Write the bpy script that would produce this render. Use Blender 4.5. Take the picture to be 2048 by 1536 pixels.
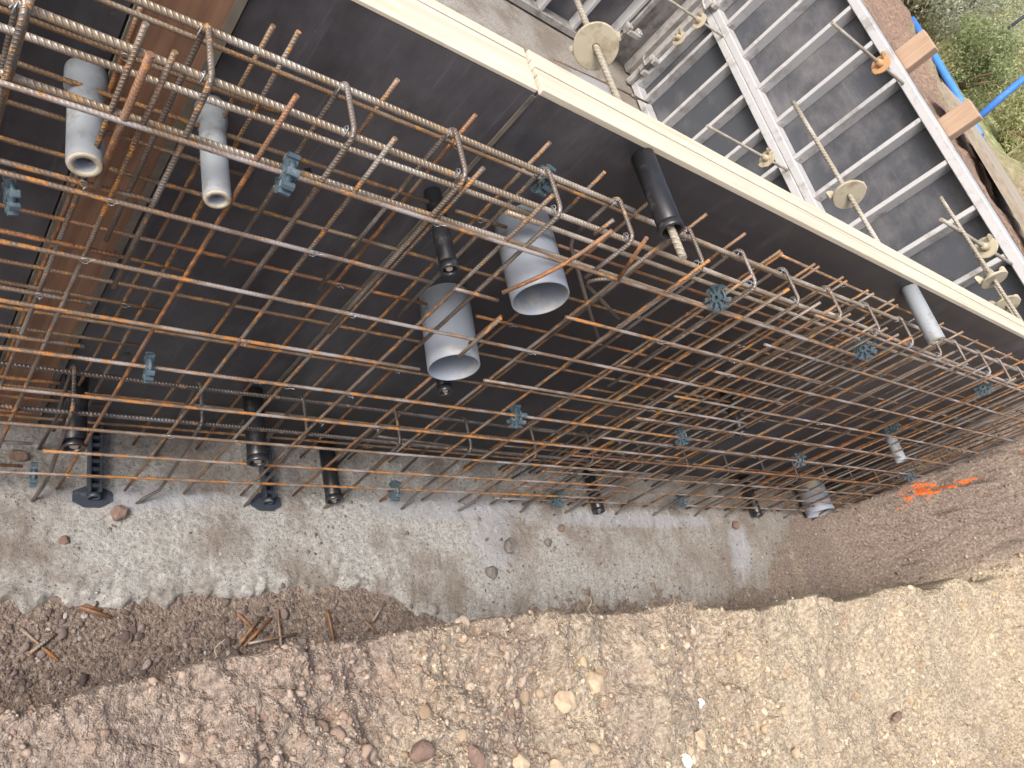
import bpy, bmesh, math, random
import numpy as np
from mathutils import Vector, Matrix

for o in list(bpy.data.objects):
    bpy.data.objects.remove(o)
scene = bpy.context.scene
COL = scene.collection
H = 2.08                      # height of the camera above the trench floor
R = math.radians

# ------------------------------------------------------------------ camera
RIGHT = Vector((0.759, -0.217, 0.614)).normalized()
FWD = Vector((0.639, 0.431, -0.637)).normalized()
FWD = (FWD - RIGHT * FWD.dot(RIGHT)).normalized()
UP = RIGHT.cross(FWD).normalized()
cam = bpy.data.cameras.new('camera')
cam.sensor_width = 36.0
cam.lens = 1515.5 / 2048 * 36
cam.clip_start = 0.02
cam.clip_end = 2000
camo = bpy.data.objects.new('camera', cam)
COL.objects.link(camo)
m = Matrix.Identity(4)
for i in range(3):
    m[i][0] = RIGHT[i]; m[i][1] = UP[i]; m[i][2] = -FWD[i]
m[0][3], m[1][3], m[2][3] = 0, 0, H
camo.matrix_world = m
scene.camera = camo

# ------------------------------------------------------------------ light
SUN_EL, SUN_AZ = 50.0, 192.0      # azimuth: direction the light comes from, degrees from +X towards +Y
world = bpy.data.worlds.new('World')
scene.world = world
world.use_nodes = True
nt = world.node_tree
nt.nodes.clear()
sky = nt.nodes.new('ShaderNodeTexSky')
sky.sky_type = 'NISHITA'
sky.sun_disc = False
sky.sun_elevation = R(SUN_EL)
sky.sun_rotation = R(90.0 - (SUN_AZ))
sky.air_density = 0.6
sky.dust_density = 8.0
bg = nt.nodes.new('ShaderNodeBackground')
bg.inputs['Strength'].default_value = 0.15
wo = nt.nodes.new('ShaderNodeOutputWorld')
nt.links.new(sky.outputs[0], bg.inputs[0])
nt.links.new(bg.outputs[0], wo.inputs[0])
sun = bpy.data.lights.new('sun', 'SUN')
sun.energy = 1.5
sun.angle = R(24)
sun.color = (1.0, 0.965, 0.92)
suno = bpy.data.objects.new('sun', sun)
COL.objects.link(suno)
sd = Vector((math.cos(R(SUN_EL)) * math.cos(R(SUN_AZ)), math.cos(R(SUN_EL)) * math.sin(R(SUN_AZ)), math.sin(R(SUN_EL))))
suno.rotation_euler = sd.to_track_quat('Z', 'Y').to_euler()
suno.location = (0, 0, 8)
vs = scene.view_settings
vs.view_transform = 'Standard'
vs.look = 'None'
vs.gamma = 1
vs.use_curve_mapping = False
vs.exposure = 0.72

rng = np.random.RandomState(7)
random.seed(7)

# ------------------------------------------------------------------ helpers
def tag(o, label=None, cat=None, group=None, kind=None):
    if label: o['label'] = label
    if cat: o['category'] = cat
    if group: o['group'] = group
    if kind: o['kind'] = kind
    return o

def empty(name, loc, label=None, cat=None, group=None):
    o = bpy.data.objects.new(name, None)
    o.empty_display_size = 0.05
    o.location = loc
    COL.objects.link(o)
    return tag(o, label, cat, group)

def wloc(o):
    p = Vector(o.location)
    while o.parent:
        o = o.parent
        p = p + Vector(o.location)
    return p

class MB:
    """collects vertices, faces and UVs of one mesh, all in world coordinates"""
    def __init__(s):
        s.v = []; s.f = []; s.uv = []; s.smooth = []
    def face(s, idx, uv=None, sm=False):
        s.f.append(tuple(idx)); s.uv.extend(uv if uv else [(0, 0)] * len(idx)); s.smooth.append(sm)
    def box(s, lo, hi):
        b = len(s.v)
        x0, y0, z0 = lo; x1, y1, z1 = hi
        s.v += [(x0,y0,z0),(x1,y0,z0),(x1,y1,z0),(x0,y1,z0),(x0,y0,z1),(x1,y0,z1),(x1,y1,z1),(x0,y1,z1)]
        for q in ((0,3,2,1),(4,5,6,7),(0,1,5,4),(1,2,6,5),(2,3,7,6),(3,0,4,7)):
            s.face([b+i for i in q])
        return s
    def cbox(s, lo, hi, c):
        """box with chamfered edges (long and cross edges) built by bmesh bevel"""
        bm = bmesh.new()
        bmesh.ops.create_cube(bm, size=1.0)
        for v in bm.verts:
            v.co = Vector([lo[i] + (v.co[i] + .5) * (hi[i] - lo[i]) for i in range(3)])
        bmesh.ops.bevel(bm, geom=bm.edges[:], offset=c, segments=1, affect='EDGES')
        s.add_bm(bm)
        return s
    def add_bm(s, bm, sm=False):
        b = len(s.v)
        bm.verts.index_update()
        s.v += [tuple(v.co) for v in bm.verts]
        for f in bm.faces:
            s.face([b + v.index for v in f.verts], sm=sm)
        bm.free()
    def tube(s, pts, r, n=8, caps=True, rs=None):
        pts = [Vector(p) for p in pts]
        b = len(s.v)
        L = 0
        T = []
        for i in range(len(pts)):
            a = pts[max(i-1, 0)]; c = pts[min(i+1, len(pts)-1)]
            T.append((c - a).normalized())
        ref = Vector((0, 0, 1)) if abs(T[0].z) < .9 else Vector((0, 1, 0))
        U = (ref - T[0] * ref.dot(T[0])).normalized()
        Ls = []
        for i, p in enumerate(pts):
            U = (U - T[i] * U.dot(T[i])).normalized()
            V = T[i].cross(U)
            if i: L += (p - pts[i-1]).length
            Ls.append(L)
            rr = rs[i] if rs else r
            for k in range(n):
                a = 2 * math.pi * k / n
                s.v.append(tuple(p + (U * math.cos(a) + V * math.sin(a)) * rr))
        for i in range(len(pts) - 1):
            for k in range(n):
                k2 = (k + 1) % n
                s.face([b+i*n+k, b+i*n+k2, b+(i+1)*n+k2, b+(i+1)*n+k],
                       [(k/n, Ls[i]), ((k+1)/n, Ls[i]), ((k+1)/n, Ls[i+1]), (k/n, Ls[i+1])], True)
        if caps:
            s.face([b+k for k in range(n)][::-1], [(0, 0)]*n)
            e = b + (len(pts)-1)*n
            s.face([e+k for k in range(n)], [(0, L)]*n)
        return s
    def lathe(s, origin, axis, prof, n=24, closed=False, sm=True):
        """profile [(t along axis, radius)] swept about axis"""
        axis = Vector(axis).normalized(); o = Vector(origin)
        ref = Vector((0, 0, 1)) if abs(axis.z) < .9 else Vector((1, 0, 0))
        U = (ref - axis * ref.dot(axis)).normalized(); V = axis.cross(U)
        b = len(s.v)
        for t, r in prof:
            for k in range(n):
                a = 2*math.pi*k/n
                s.v.append(tuple(o + axis*t + (U*math.cos(a)+V*math.sin(a))*r))
        m_ = len(prof)
        for i in range(m_ if closed else m_-1):
            j = (i+1) % m_
            for k in range(n):
                k2 = (k+1) % n
                s.face([b+i*n+k, b+i*n+k2, b+j*n+k2, b+j*n+k], [(k/n, prof[i][0]), ((k+1)/n, prof[i][0]), ((k+1)/n, prof[j][0]), (k/n, prof[j][0])], sm)
        if not closed:
            s.face([b+k for k in range(n)][::-1]); s.face([b+(m_-1)*n+k for k in range(n)])
        return s
    def prism(s, poly, d):
        """poly: list of 3D points (planar), extruded by vector d"""
        b = len(s.v); n = len(poly); d = Vector(d)
        s.v += [tuple(p) for p in poly] + [tuple(Vector(p) + d) for p in poly]
        s.face([b+i for i in range(n)][::-1]); s.face([b+n+i for i in range(n)])
        for i in range(n):
            j = (i+1) % n
            s.face([b+i, b+j, b+n+j, b+n+i])
        return s
    def build(s, name, mat, parent=None, smooth=None, fix=False):
        v = np.array(s.v, dtype=float).reshape(-1, 3)
        if parent is not None:
            org = np.array(wloc(parent))
        else:
            lo, hi = v.min(0), v.max(0)
            org = np.array([(lo[0]+hi[0])/2, (lo[1]+hi[1])/2, lo[2]])
        me = bpy.data.meshes.new(name)
        me.from_pydata((v - org).tolist(), [], s.f)
        if smooth is None:
            me.polygons.foreach_set('use_smooth', s.smooth)
        else:
            me.polygons.foreach_set('use_smooth', [smooth]*len(s.f))
        if any(u != (0, 0) for u in s.uv):
            uvl = me.uv_layers.new(name='uv')
            uvl.data.foreach_set('uv', np.array(s.uv, dtype=np.float32).ravel())
        if fix:
            bm = bmesh.new(); bm.from_mesh(me)
            bmesh.ops.recalc_face_normals(bm, faces=bm.faces[:])
            bm.to_mesh(me); bm.free()
        me.materials.append(mat)
        o = bpy.data.objects.new(name, me)
        if parent is not None:
            o.parent = parent
        else:
            o.location = org
        COL.objects.link(o)
        return o

# numpy value noise -------------------------------------------------
_perm = np.random.RandomState(11).rand(4096)
def vnoise(x, y, seed=0):
    xi = np.floor(x).astype(np.int64); yi = np.floor(y).astype(np.int64)
    fx = x - xi; fy = y - yi
    fx = fx*fx*fx*(fx*(fx*6-15)+10); fy = fy*fy*fy*(fy*(fy*6-15)+10)
    def h(a, b):
        n = (a*73856093) ^ (b*19349663) ^ (seed*83492791 + 977)
        n = (n ^ (n >> 13)) * 1274126177
        return _perm[(n ^ (n >> 16)) & 4095]
    a = h(xi, yi); b = h(xi+1, yi); c = h(xi, yi+1); d = h(xi+1, yi+1)
    return (a*(1-fx)+b*fx)*(1-fy) + (c*(1-fx)+d*fx)*fy - .5
def fbm(x, y, f, oct=4, gain=.5, seed=0):
    t = 0; a = 1
    for i in range(oct):
        t = t + a*vnoise(x*f+i*17.3, y*f-i*9.1, seed+i); f = f*2.03; a = a*gain
    return t
def clods(x, y, f, seed=0):
    """cellular domes: rounded lumps of random height, 0..1"""
    X = x*f; Y = y*f
    xi = np.floor(X).astype(np.int64); yi = np.floor(Y).astype(np.int64)
    out = np.zeros_like(X)
    def hh(a, b, k):
        n = (a*73856093) ^ (b*19349663) ^ ((seed*31+k)*83492791 + 977)
        n = (n ^ (n >> 13)) * 1274126177
        return _perm[(n ^ (n >> 16)) & 4095]
    for i in (-1, 0, 1):
        for j in (-1, 0, 1):
            a = xi+i; b = yi+j
            px = a + hh(a, b, 1); py = b + hh(a, b, 2); r = .35+.6*hh(a, b, 3)
            d = np.maximum(np.abs(X-px)*(.7+.5*hh(a, b, 4)) + .45*np.abs(Y-py), np.sqrt((X-px)**2+(Y-py)**2))/r
            out = np.maximum(out, np.clip(1-d**2.2, 0, 1)*r*hh(a, b, 5)**.7)
    return out
def sstep(t):
    t = np.clip(t, 0, 1); return t*t*(3-2*t)

def grid_mesh(name, xs, ys, hfun, mat, smooth=True, mask=None):
    X, Y = np.meshgrid(xs, ys, indexing='ij')
    Z = hfun(X, Y)
    nx, ny = X.shape
    V = np.stack([X, Y, Z], -1).reshape(-1, 3)
    idx = np.arange(nx*ny).reshape(nx, ny)
    Q = np.stack([idx[:-1,:-1], idx[1:,:-1], idx[1:,1:], idx[:-1,1:]], -1).reshape(-1, 4)
    if mask is not None:
        cx = (X[:-1,:-1]+X[1:,1:])/2; cy = (Y[:-1,:-1]+Y[1:,1:])/2
        Q = Q[mask(cx, cy).ravel()]
    me = bpy.data.meshes.new(name)
    me.vertices.add(len(V)); me.vertices.foreach_set('co', V.ravel())
    me.loops.add(Q.size); me.loops.foreach_set('vertex_index', Q.ravel().astype(np.int32))
    me.polygons.add(len(Q))
    me.polygons.foreach_set('loop_start', np.arange(0, Q.size, 4, dtype=np.int32))
    me.polygons.foreach_set('use_smooth', np.full(len(Q), smooth))
    me.update(calc_edges=True)
    me.materials.append(mat)
    o = bpy.data.objects.new(name, me)
    COL.objects.link(o)
    return o

# ------------------------------------------------------------------ materials
class N:
    def __init__(s, name):
        s.m = bpy.data.materials.new(name); s.m.use_nodes = True
        s.t = s.m.node_tree; s.t.nodes.clear()
        s.out = s.t.nodes.new('ShaderNodeOutputMaterial')
        s.b = s.t.nodes.new('ShaderNodeBsdfPrincipled')
        s.t.links.new(s.b.outputs[0], s.out.inputs[0])
    def n(s, kind, **kw):
        x = s.t.nodes.new(kind)
        for k, v in kw.items():
            if k in x.inputs.keys(): x.inputs[k].default_value = v
            else: setattr(x, k, v)
        return x
    def l(s, a, b): s.t.links.new(a, b)
    def math(s, op, a, b=None, c=None):
        x = s.t.nodes.new('ShaderNodeMath'); x.operation = op
        for i, q in enumerate((a, b, c)):
            if q is None: continue
            if isinstance(q, (int, float)): x.inputs[i].default_value = q
            else: s.l(q, x.inputs[i])
        return x.outputs[0]
    def noise(s, vec, scale, detail=4, rough=.55, w=None, dist=0):
        x = s.t.nodes.new('ShaderNodeTexNoise')
        if w is not None:
            x.noise_dimensions = '4D'; s.l(w, x.inputs['W'])
        x.inputs['Scale'].default_value = scale; x.inputs['Detail'].default_value = detail
        x.inputs['Roughness'].default_value = rough; x.inputs['Distortion'].default_value = dist
        if vec is not None: s.l(vec, x.inputs['Vector'])
        return x.outputs['Fac']
    def ramp(s, fac, stops):
        x = s.t.nodes.new('ShaderNodeValToRGB')
        e = x.color_ramp.elements
        while len(e) < len(stops): e.new(0.5)
        for i, (p, c) in enumerate(stops):
            e[i].position = p
            e[i].color = (c, c, c, 1) if isinstance(c, (int, float)) else (*c, 1)
        s.l(fac, x.inputs[0])
        return x.outputs[0]
    def mix(s, fac, a, b, blend='MIX'):
        x = s.t.nodes.new('ShaderNodeMix'); x.data_type = 'RGBA'; x.blend_type = blend
        for i, q in ((0, fac), (6, a), (7, b)):
            if isinstance(q, (int, float)): x.inputs[i].default_value = q
            elif isinstance(q, tuple): x.inputs[i].default_value = (*q, 1)
            else: s.l(q, x.inputs[i])
        return x.outputs[2]
    def obj(s): 
        return s.t.nodes.new('ShaderNodeTexCoord').outputs['Object']
    def pos(s):
        return s.t.nodes.new('ShaderNodeNewGeometry').outputs['Position']
    def rand(s):
        return s.math('MULTIPLY', s.t.nodes.new('ShaderNodeObjectInfo').outputs['Random'], 37.0)
    def map(s, vec, scale):
        x = s.t.nodes.new('ShaderNodeMapping'); s.l(vec, x.inputs[0]); x.inputs['Scale'].default_value = scale
        return x.outputs[0]
    def bump(s, h, strength=.4, dist=.01, normal=None):
        x = s.t.nodes.new('ShaderNodeBump'); x.inputs['Strength'].default_value = strength
        x.inputs['Distance'].default_value = dist; s.l(h, x.inputs['Height'])
        if normal is not None: s.l(normal, x.inputs['Normal'])
        return x.outputs[0]
    def set(s, **kw):
        for k, v in kw.items():
            k = k.replace('_', ' ')
            if isinstance(v, (int, float)): s.b.inputs[k].default_value = v
            elif isinstance(v, tuple): s.b.inputs[k].default_value = (*v, 1) if len(v) == 3 else v
            else: s.l(v, s.b.inputs[k])
        return s.m

def rebar_mat(name, base, rust, brown, amount, brown_amt, pitch=.0065, ribs=1.0, metal=.25, rough=.5, spread=46.):
    """steel with lug ribs along the bar (UV: u round the bar, v metres along it), orange rust blotches and brown film"""
    g = N(name)
    uv = g.t.nodes.new('ShaderNodeTexCoord').outputs['UV']
    sp = g.n('ShaderNodeSeparateXYZ'); g.l(uv, sp.inputs[0])
    u, v = sp.outputs[0], sp.outputs[1]
    rnd = g.rand()
    c = g.n('ShaderNodeCombineXYZ')
    g.l(g.math('MULTIPLY', g.math('ABSOLUTE', g.math('SUBTRACT', u, .5)), .07), c.inputs[0]); g.l(v, c.inputs[1]); g.l(rnd, c.inputs[2])
    n1 = g.noise(c.outputs[0], spread, 4, .6)
    n2 = g.noise(c.outputs[0], 7., 3, .6)
    n3 = g.noise(c.outputs[0], 190., 2, .6)
    rr = g.math('MULTIPLY', g.math('FRACT', rnd), .10)
    br = g.ramp(g.math('ADD', n2, g.math('MULTIPLY', n3, .25)), [(.62 - brown_amt*.35, 0.), (.74 - brown_amt*.30, 1.)])
    col = g.mix(br, base, brown)
    ru = g.ramp(g.math('ADD', g.math('ADD', n1, g.math('MULTIPLY', g.math('SUBTRACT', n2, .5), .45)), g.math('ADD', rr, g.math('MULTIPLY', n3, .10))),
                [(.735 - amount*.3, 0.), (.775 - amount*.3, 1.)])
    rustc = g.mix(n3, tuple(x*.75 for x in rust), tuple(min(1, x*1.2) for x in rust))
    col = g.mix(ru, col, rustc)
    lug = g.math('SINE', g.math('MULTIPLY', g.math('ADD', g.math('DIVIDE', v, pitch), g.math('MULTIPLY', g.math('ABSOLUTE', g.math('SUBTRACT', u, .5)), 2.2)), 2*math.pi))
    lug = g.math('SMOOTH_MAX', lug, 0., .3)
    nb = g.bump(lug, .9*ribs, .0012)
    nb = g.bump(n3, .35, .0008, nb)
    col = g.mix(g.math('MULTIPLY', lug, .35*ribs), g.mix(.25*ribs, col, (.02, .015, .012)), g.mix(.25, col, (.7, .66, .6)))
    return g.set(Base_Color=col, Roughness=g.math('ADD', g.math('MULTIPLY', ru, .3), rough), Metallic=g.math('MULTIPLY', g.math('SUBTRACT', 1., ru), metal), Normal=nb)

ORANGE = (.43, .19, .045)
M = {}
M['bar_front_h'] = rebar_mat('mesh_bar_silver', (.40, .37, .36), ORANGE, (.22, .16, .115), .25, .32, ribs=.45, metal=.3)
M['bar_front_v'] = rebar_mat('mesh_bar_khaki', (.265, .24, .21), (.46, .195, .035), (.17, .125, .09), .23, .32, ribs=.8, metal=.2)
M['bar_back'] = rebar_mat('mesh_bar_tan', (.28, .235, .18), (.36, .175, .05), (.18, .115, .065), .24, .5, ribs=.5, metal=.15)
M['bar_rusty'] = rebar_mat('mesh_bar_rusty', (.25, .175, .125), (.34, .15, .045), (.19, .095, .05), .30, .55, ribs=.45, metal=.1)
M['bar_edge'] = rebar_mat('edge_bar_steel', (.56, .51, .44), (.40, .25, .11), (.36, .29, .21), .08, .35, pitch=.0078, ribs=1.0, metal=.35, rough=.36)
M['bar_dark'] = rebar_mat('edge_bar_dark_steel', (.21, .20, .20), (.3, .17, .08), (.12, .105, .095), .04, .4, pitch=.0078, ribs=1.0, metal=.45, rough=.33)
M['stirrup'] = rebar_mat('stirrup_steel', (.30, .28, .265), (.38, .22, .1), (.19, .16, .135), .06, .4, pitch=.0065, ribs=.7, metal=.4, rough=.38)
M['tie_rod'] = rebar_mat('tie_rod_cement_dusted', (.52, .50, .44), (.42, .38, .30), (.36, .33, .26), .1, .3, pitch=.014, ribs=1.3, metal=.1, rough=.7)

def plain(name, col, rough=.6, metal=0., var=.15, scale=20., bump=.0, dirt=None, dirt_amt=.5, dscale=8., bd=.002):
    g = N(name)
    o = g.obj(); r = g.rand()
    n = g.noise(o, scale, 5, .6, w=r)
    c = g.mix(n, tuple(x*(1-var) for x in col), tuple(min(1, x*(1+var)) for x in col))
    if dirt:
        d = g.ramp(g.noise(o, dscale, 6, .65, w=r), [(.62-dirt_amt*.3, 0.), (.80-dirt_amt*.3, 1.)])
        c = g.mix(d, c, dirt)
    kw = {}
    if bump:
        kw['Normal'] = g.bump(n, bump, bd)
    return g.set(Base_Color=c, Roughness=rough, Metallic=metal, **kw)

# phenolic-film plywood with cement smears and scratches
def ply_mat(name, base, smear, amt, grain=2):
    g = N(name)
    p = g.pos()
    st = [6., 6., 6.]; st[grain] = 3.6
    st2 = [60., 60., 60.]; st2[grain] = 2.5
    n0 = g.noise(p, 1.1, 4, .5)
    n1 = g.noise(g.map(p, tuple(st)), 1.3, 9, .72)
    n2 = g.noise(g.map(p, tuple(st2)), 1.5, 6, .7)
    n3 = g.noise(p, 130, 3, .6)
    a = g.ramp(g.math('ADD', n1, g.math('MULTIPLY', g.math('SUBTRACT', n0, .5), 1.3)), [(.44, 0.), (.86, .7)])
    col = g.mix(g.math('MULTIPLY', a, amt), base, smear)
    col = g.mix(g.math('MULTIPLY', g.ramp(n2, [(.58, 0.), (.72, .45)]), g.math('MULTIPLY', g.ramp(n0, [(.42, 0.), (.6, 1.)]), amt)), col, tuple(x*1.25 for x in smear))
    dry = g.math('MULTIPLY', g.ramp(n3, [(.66, 0.), (.70, .6*amt)]), g.ramp(g.noise(p, 7, 4, .6), [(.52, 0.), (.66, 1.)]))
    col = g.mix(dry, col, (.34, .33, .31))
    return g.set(Base_Color=col, Roughness=g.math('ADD', .30, g.math('MULTIPLY', n1, .35)), Normal=g.bump(n2, .06, .002))
M['ply'] = ply_mat('phenolic_plywood', (.030, .030, .036), (.15, .15, .165), .8)  # pale bluish smear tone also paints a sheen onto the form face
M['ply_pit'] = ply_mat('phenolic_plywood_worn', (.058, .064, .076), (.21, .205, .21), .95, 1)
# reddish brown filler board
g = N('brown_filler_board')
p = g.pos()
n1 = g.noise(g.map(p, (22, 22, 1.2)), 2., 6, .6)
n2 = g.noise(p, 30, 4, .6)
c = g.ramp(n1, [(.25, (.11, .058, .036)), (.55, (.235, .13, .08)), (.8, (.34, .215, .145))])
c = g.mix(g.ramp(n2, [(.6, 0.), (.8, .5)]), c, (.22, .17, .13))
M['filler'] = g.set(Base_Color=c, Roughness=.6, Normal=g.bump(n1, .2, .003))
M['edge_seal'] = plain('cement_stained_panel_edge', (.15, .135, .105), .8, 0, .4, 40, .3, (.08, .075, .07), .5, 12)
# pale timber / LVL
def wood_mat(name, light, dark, along, rough=.65, dirt=(.25, .22, .17), damt=.35, tint=.1):
    g = N(name)
    p = g.obj(); r = g.rand()
    sc = [28, 28, 28]; sc[along] = 1.3
    n1 = g.noise(g.map(p, tuple(sc)), 2.2, 6, .6, w=r, dist=.4)
    sc2 = [90, 90, 90]; sc2[along] = 2
    n2 = g.noise(g.map(p, tuple(sc2)), 2., 3, .6, w=r)
    c = g.mix(g.ramp(n1, [(.3, 0.), (.72, 1.)]), light, dark)
    c = g.mix(g.ramp(n2, [(.6, 0.), (.75, .35)]), c, tuple(x*.5 for x in dark))
    c = g.mix(g.ramp(g.noise(p, 6, 6, .7, w=r), [(.68-damt*.25, 0.), (.9-damt*.25, .7)]), c, dirt)
    c = g.mix(g.math('MULTIPLY', g.math('FRACT', r), tint), c, dirt)
    return g.set(Base_Color=c, Roughness=rough, Normal=g.bump(n2, .25, .002))
M['rim'] = wood_mat('pale_laminated_timber', (.64, .60, .50), (.47, .42, .31), 0, damt=.36, tint=.25)
M['timber'] = wood_mat('brown_sawn_timber', (.44, .32, .225), (.29, .19, .125), 2, damt=.2)
M['old_board'] = wood_mat('weathered_grey_board', (.40, .36, .29), (.22, .19, .15), 1, damt=.4)
M['grey_pipe'] = plain('grey_pvc', (.22, .25, .295), .58, 0, .05, 6, 0, (.45, .41, .31), .22, 7)
M['grey_tube'] = plain('grey_spacer_tube', (.25, .28, .305), .65, 0, .06, 14, .05, (.13, .125, .10), .30, 34)
M['tube_end'] = plain('cream_tube_end', (.42, .38, .29), .8, 0, .25, 60, .3, (.18, .15, .1), .4, 60)
M['black_pipe'] = plain('black_plastic', (.018, .019, .022), .33, 0, .2, 12, 0, (.09, .09, .095), .22, 40)
M['plug'] = plain('pale_plastic_plug', (.42, .36, .3), .6, 0, .2, 40, .2)
M['bore_black'] = plain('painted_bore_shade', (.01, .01, .01), .9)
M['spacer'] = plain('blue_grey_plastic', (.062, .10, .125), .5, 0, .25, 30, 0, (.2, .2, .18), .3, 60)
M['foot'] = plain('slate_plastic', (.035, .045, .06), .4, 0, .15, 30, 0, (.15, .15, .15), .2, 30)
M['plate'] = plain('cement_dusted_steel', (.40, .365, .27), .65, .15, .2, 25, .2, (.20, .15, .09), .4, 18)
M['alu'] = plain('dusty_aluminium', (.56, .57, .58), .5, .35, .12, 9, .1, (.30, .29, .27), .35, 9)
M['alu_dark'] = plain('cement_crusted_aluminium', (.38, .37, .36), .65, .2, .2, 18, .3, (.2, .19, .17), .5, 12)
M['wire'] = plain('galvanised_tie_wire', (.32, .35, .38), .4, .5, .1, 50)
M['blue'] = plain('blue_paint', (.06, .22, .66), .4, 0, .12, 8, 0, (.2, .3, .5), .2, 12)
M['black_post'] = plain('dark_stake', (.03, .04, .045), .6)
M['string'] = plain('red_string', (.45, .2, .14), .7)
M['bark'] = plain('bark', (.16, .12, .08), .9, 0, .3, 30, .4)

# blinding concrete: pale, rough, speckled, muddy blotches, smooth bluish slurry patches
def concrete_mat(name, slurry):
    g = N(name)
    p = g.pos()
    sp = g.n('ShaderNodeSeparateXYZ'); g.l(p, sp.inputs[0])
    n1 = g.noise(p, 4.5, 6, .6)
    n2 = g.noise(p, 95, 6, .7)
    n3 = g.noise(p, 22, 5, .6)
    v = g.n('ShaderNodeTexVoronoi', Scale=120.); g.l(p, v.inputs['Vector'])
    c = g.ramp(n2, [(.28, (.12, .117, .108)), (.45, (.29, .29, .275)), (.66, (.43, .435, .42))])
    c = g.mix(g.ramp(n1, [(.46, 0.), (.64, .85)]), c, g.mix(n2, (.10, .082, .068), (.25, .212, .18)))
    c = g.mix(g.ramp(n3, [(.58, 0.), (.76, .6)]), c, (.13, .11, .095))
    # mud washed in further along the trench
    mud = g.math('MULTIPLY', g.ramp(g.math('ADD', g.math('MULTIPLY', sp.outputs[0], .125), g.math('MULTIPLY', g.math('SUBTRACT', n1, .5), .5)), [(.16, 0.), (.50, 1.)]), .8)
    c = g.mix(mud, c, g.mix(n2, (.10, .085, .07), (.27, .235, .195)))
    spk = g.ramp(v.outputs['Distance'], [(.16, .9), (.30, 0.)])
    spk = g.math('MULTIPLY', spk, g.ramp(g.noise(p, 45, 3, .6), [(.47, 0.), (.55, 1.)]))
    c = g.mix(spk, c, (.075, .065, .055))
    bump = g.bump(g.math('ADD', n2, g.math('MULTIPLY', n3, .8)), .8, .008)
    for (x, y, a, b, ang) in slurry:
        dx = g.math('SUBTRACT', sp.outputs[0], x); dy = g.math('SUBTRACT', sp.outputs[1], y)
        ca, sa = math.cos(ang), math.sin(ang)
        e1 = g.math('DIVIDE', g.math('ADD', g.math('MULTIPLY', dx, ca), g.math('MULTIPLY', dy, sa)), a)
        e2 = g.math('DIVIDE', g.math('SUBTRACT', g.math('MULTIPLY', dy, ca), g.math('MULTIPLY', dx, sa)), b)
        d = g.math('ADD', g.math('POWER', g.math('ABSOLUTE', e1), 2.), g.math('POWER', g.math('ABSOLUTE', e2), 2.))
        d = g.math('ADD', d, g.math('ADD', g.math('MULTIPLY', g.math('SUBTRACT', n3, .5), 1.6), g.math('MULTIPLY', g.math('SUBTRACT', n1, .5), 1.6)))
        f = g.ramp(d, [(.25, .8), (1.1, 0.)])
        c = g.mix(f, c, g.mix(g.ramp(n2, [(.3, 0.), (.7, 1.)]), (.27, .283, .305), (.345, .36, .385)))
    return g.set(Base_Color=c, Roughness=.85, Normal=bump)
M['concrete'] = concrete_mat('blinding_concrete', [(1.82, .74, .16, .12, 1.2), (1.70, .84, .45, .06, 0.05), (2.6, .80, .7, .045, 0.0), (3.35, .66, .10, .22, -.5), (.62, .84, .3, .035, 0)])
M['pit_concrete'] = concrete_mat('pit_concrete', [(3.6, 3.95, .35, .25, .3)])

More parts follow.
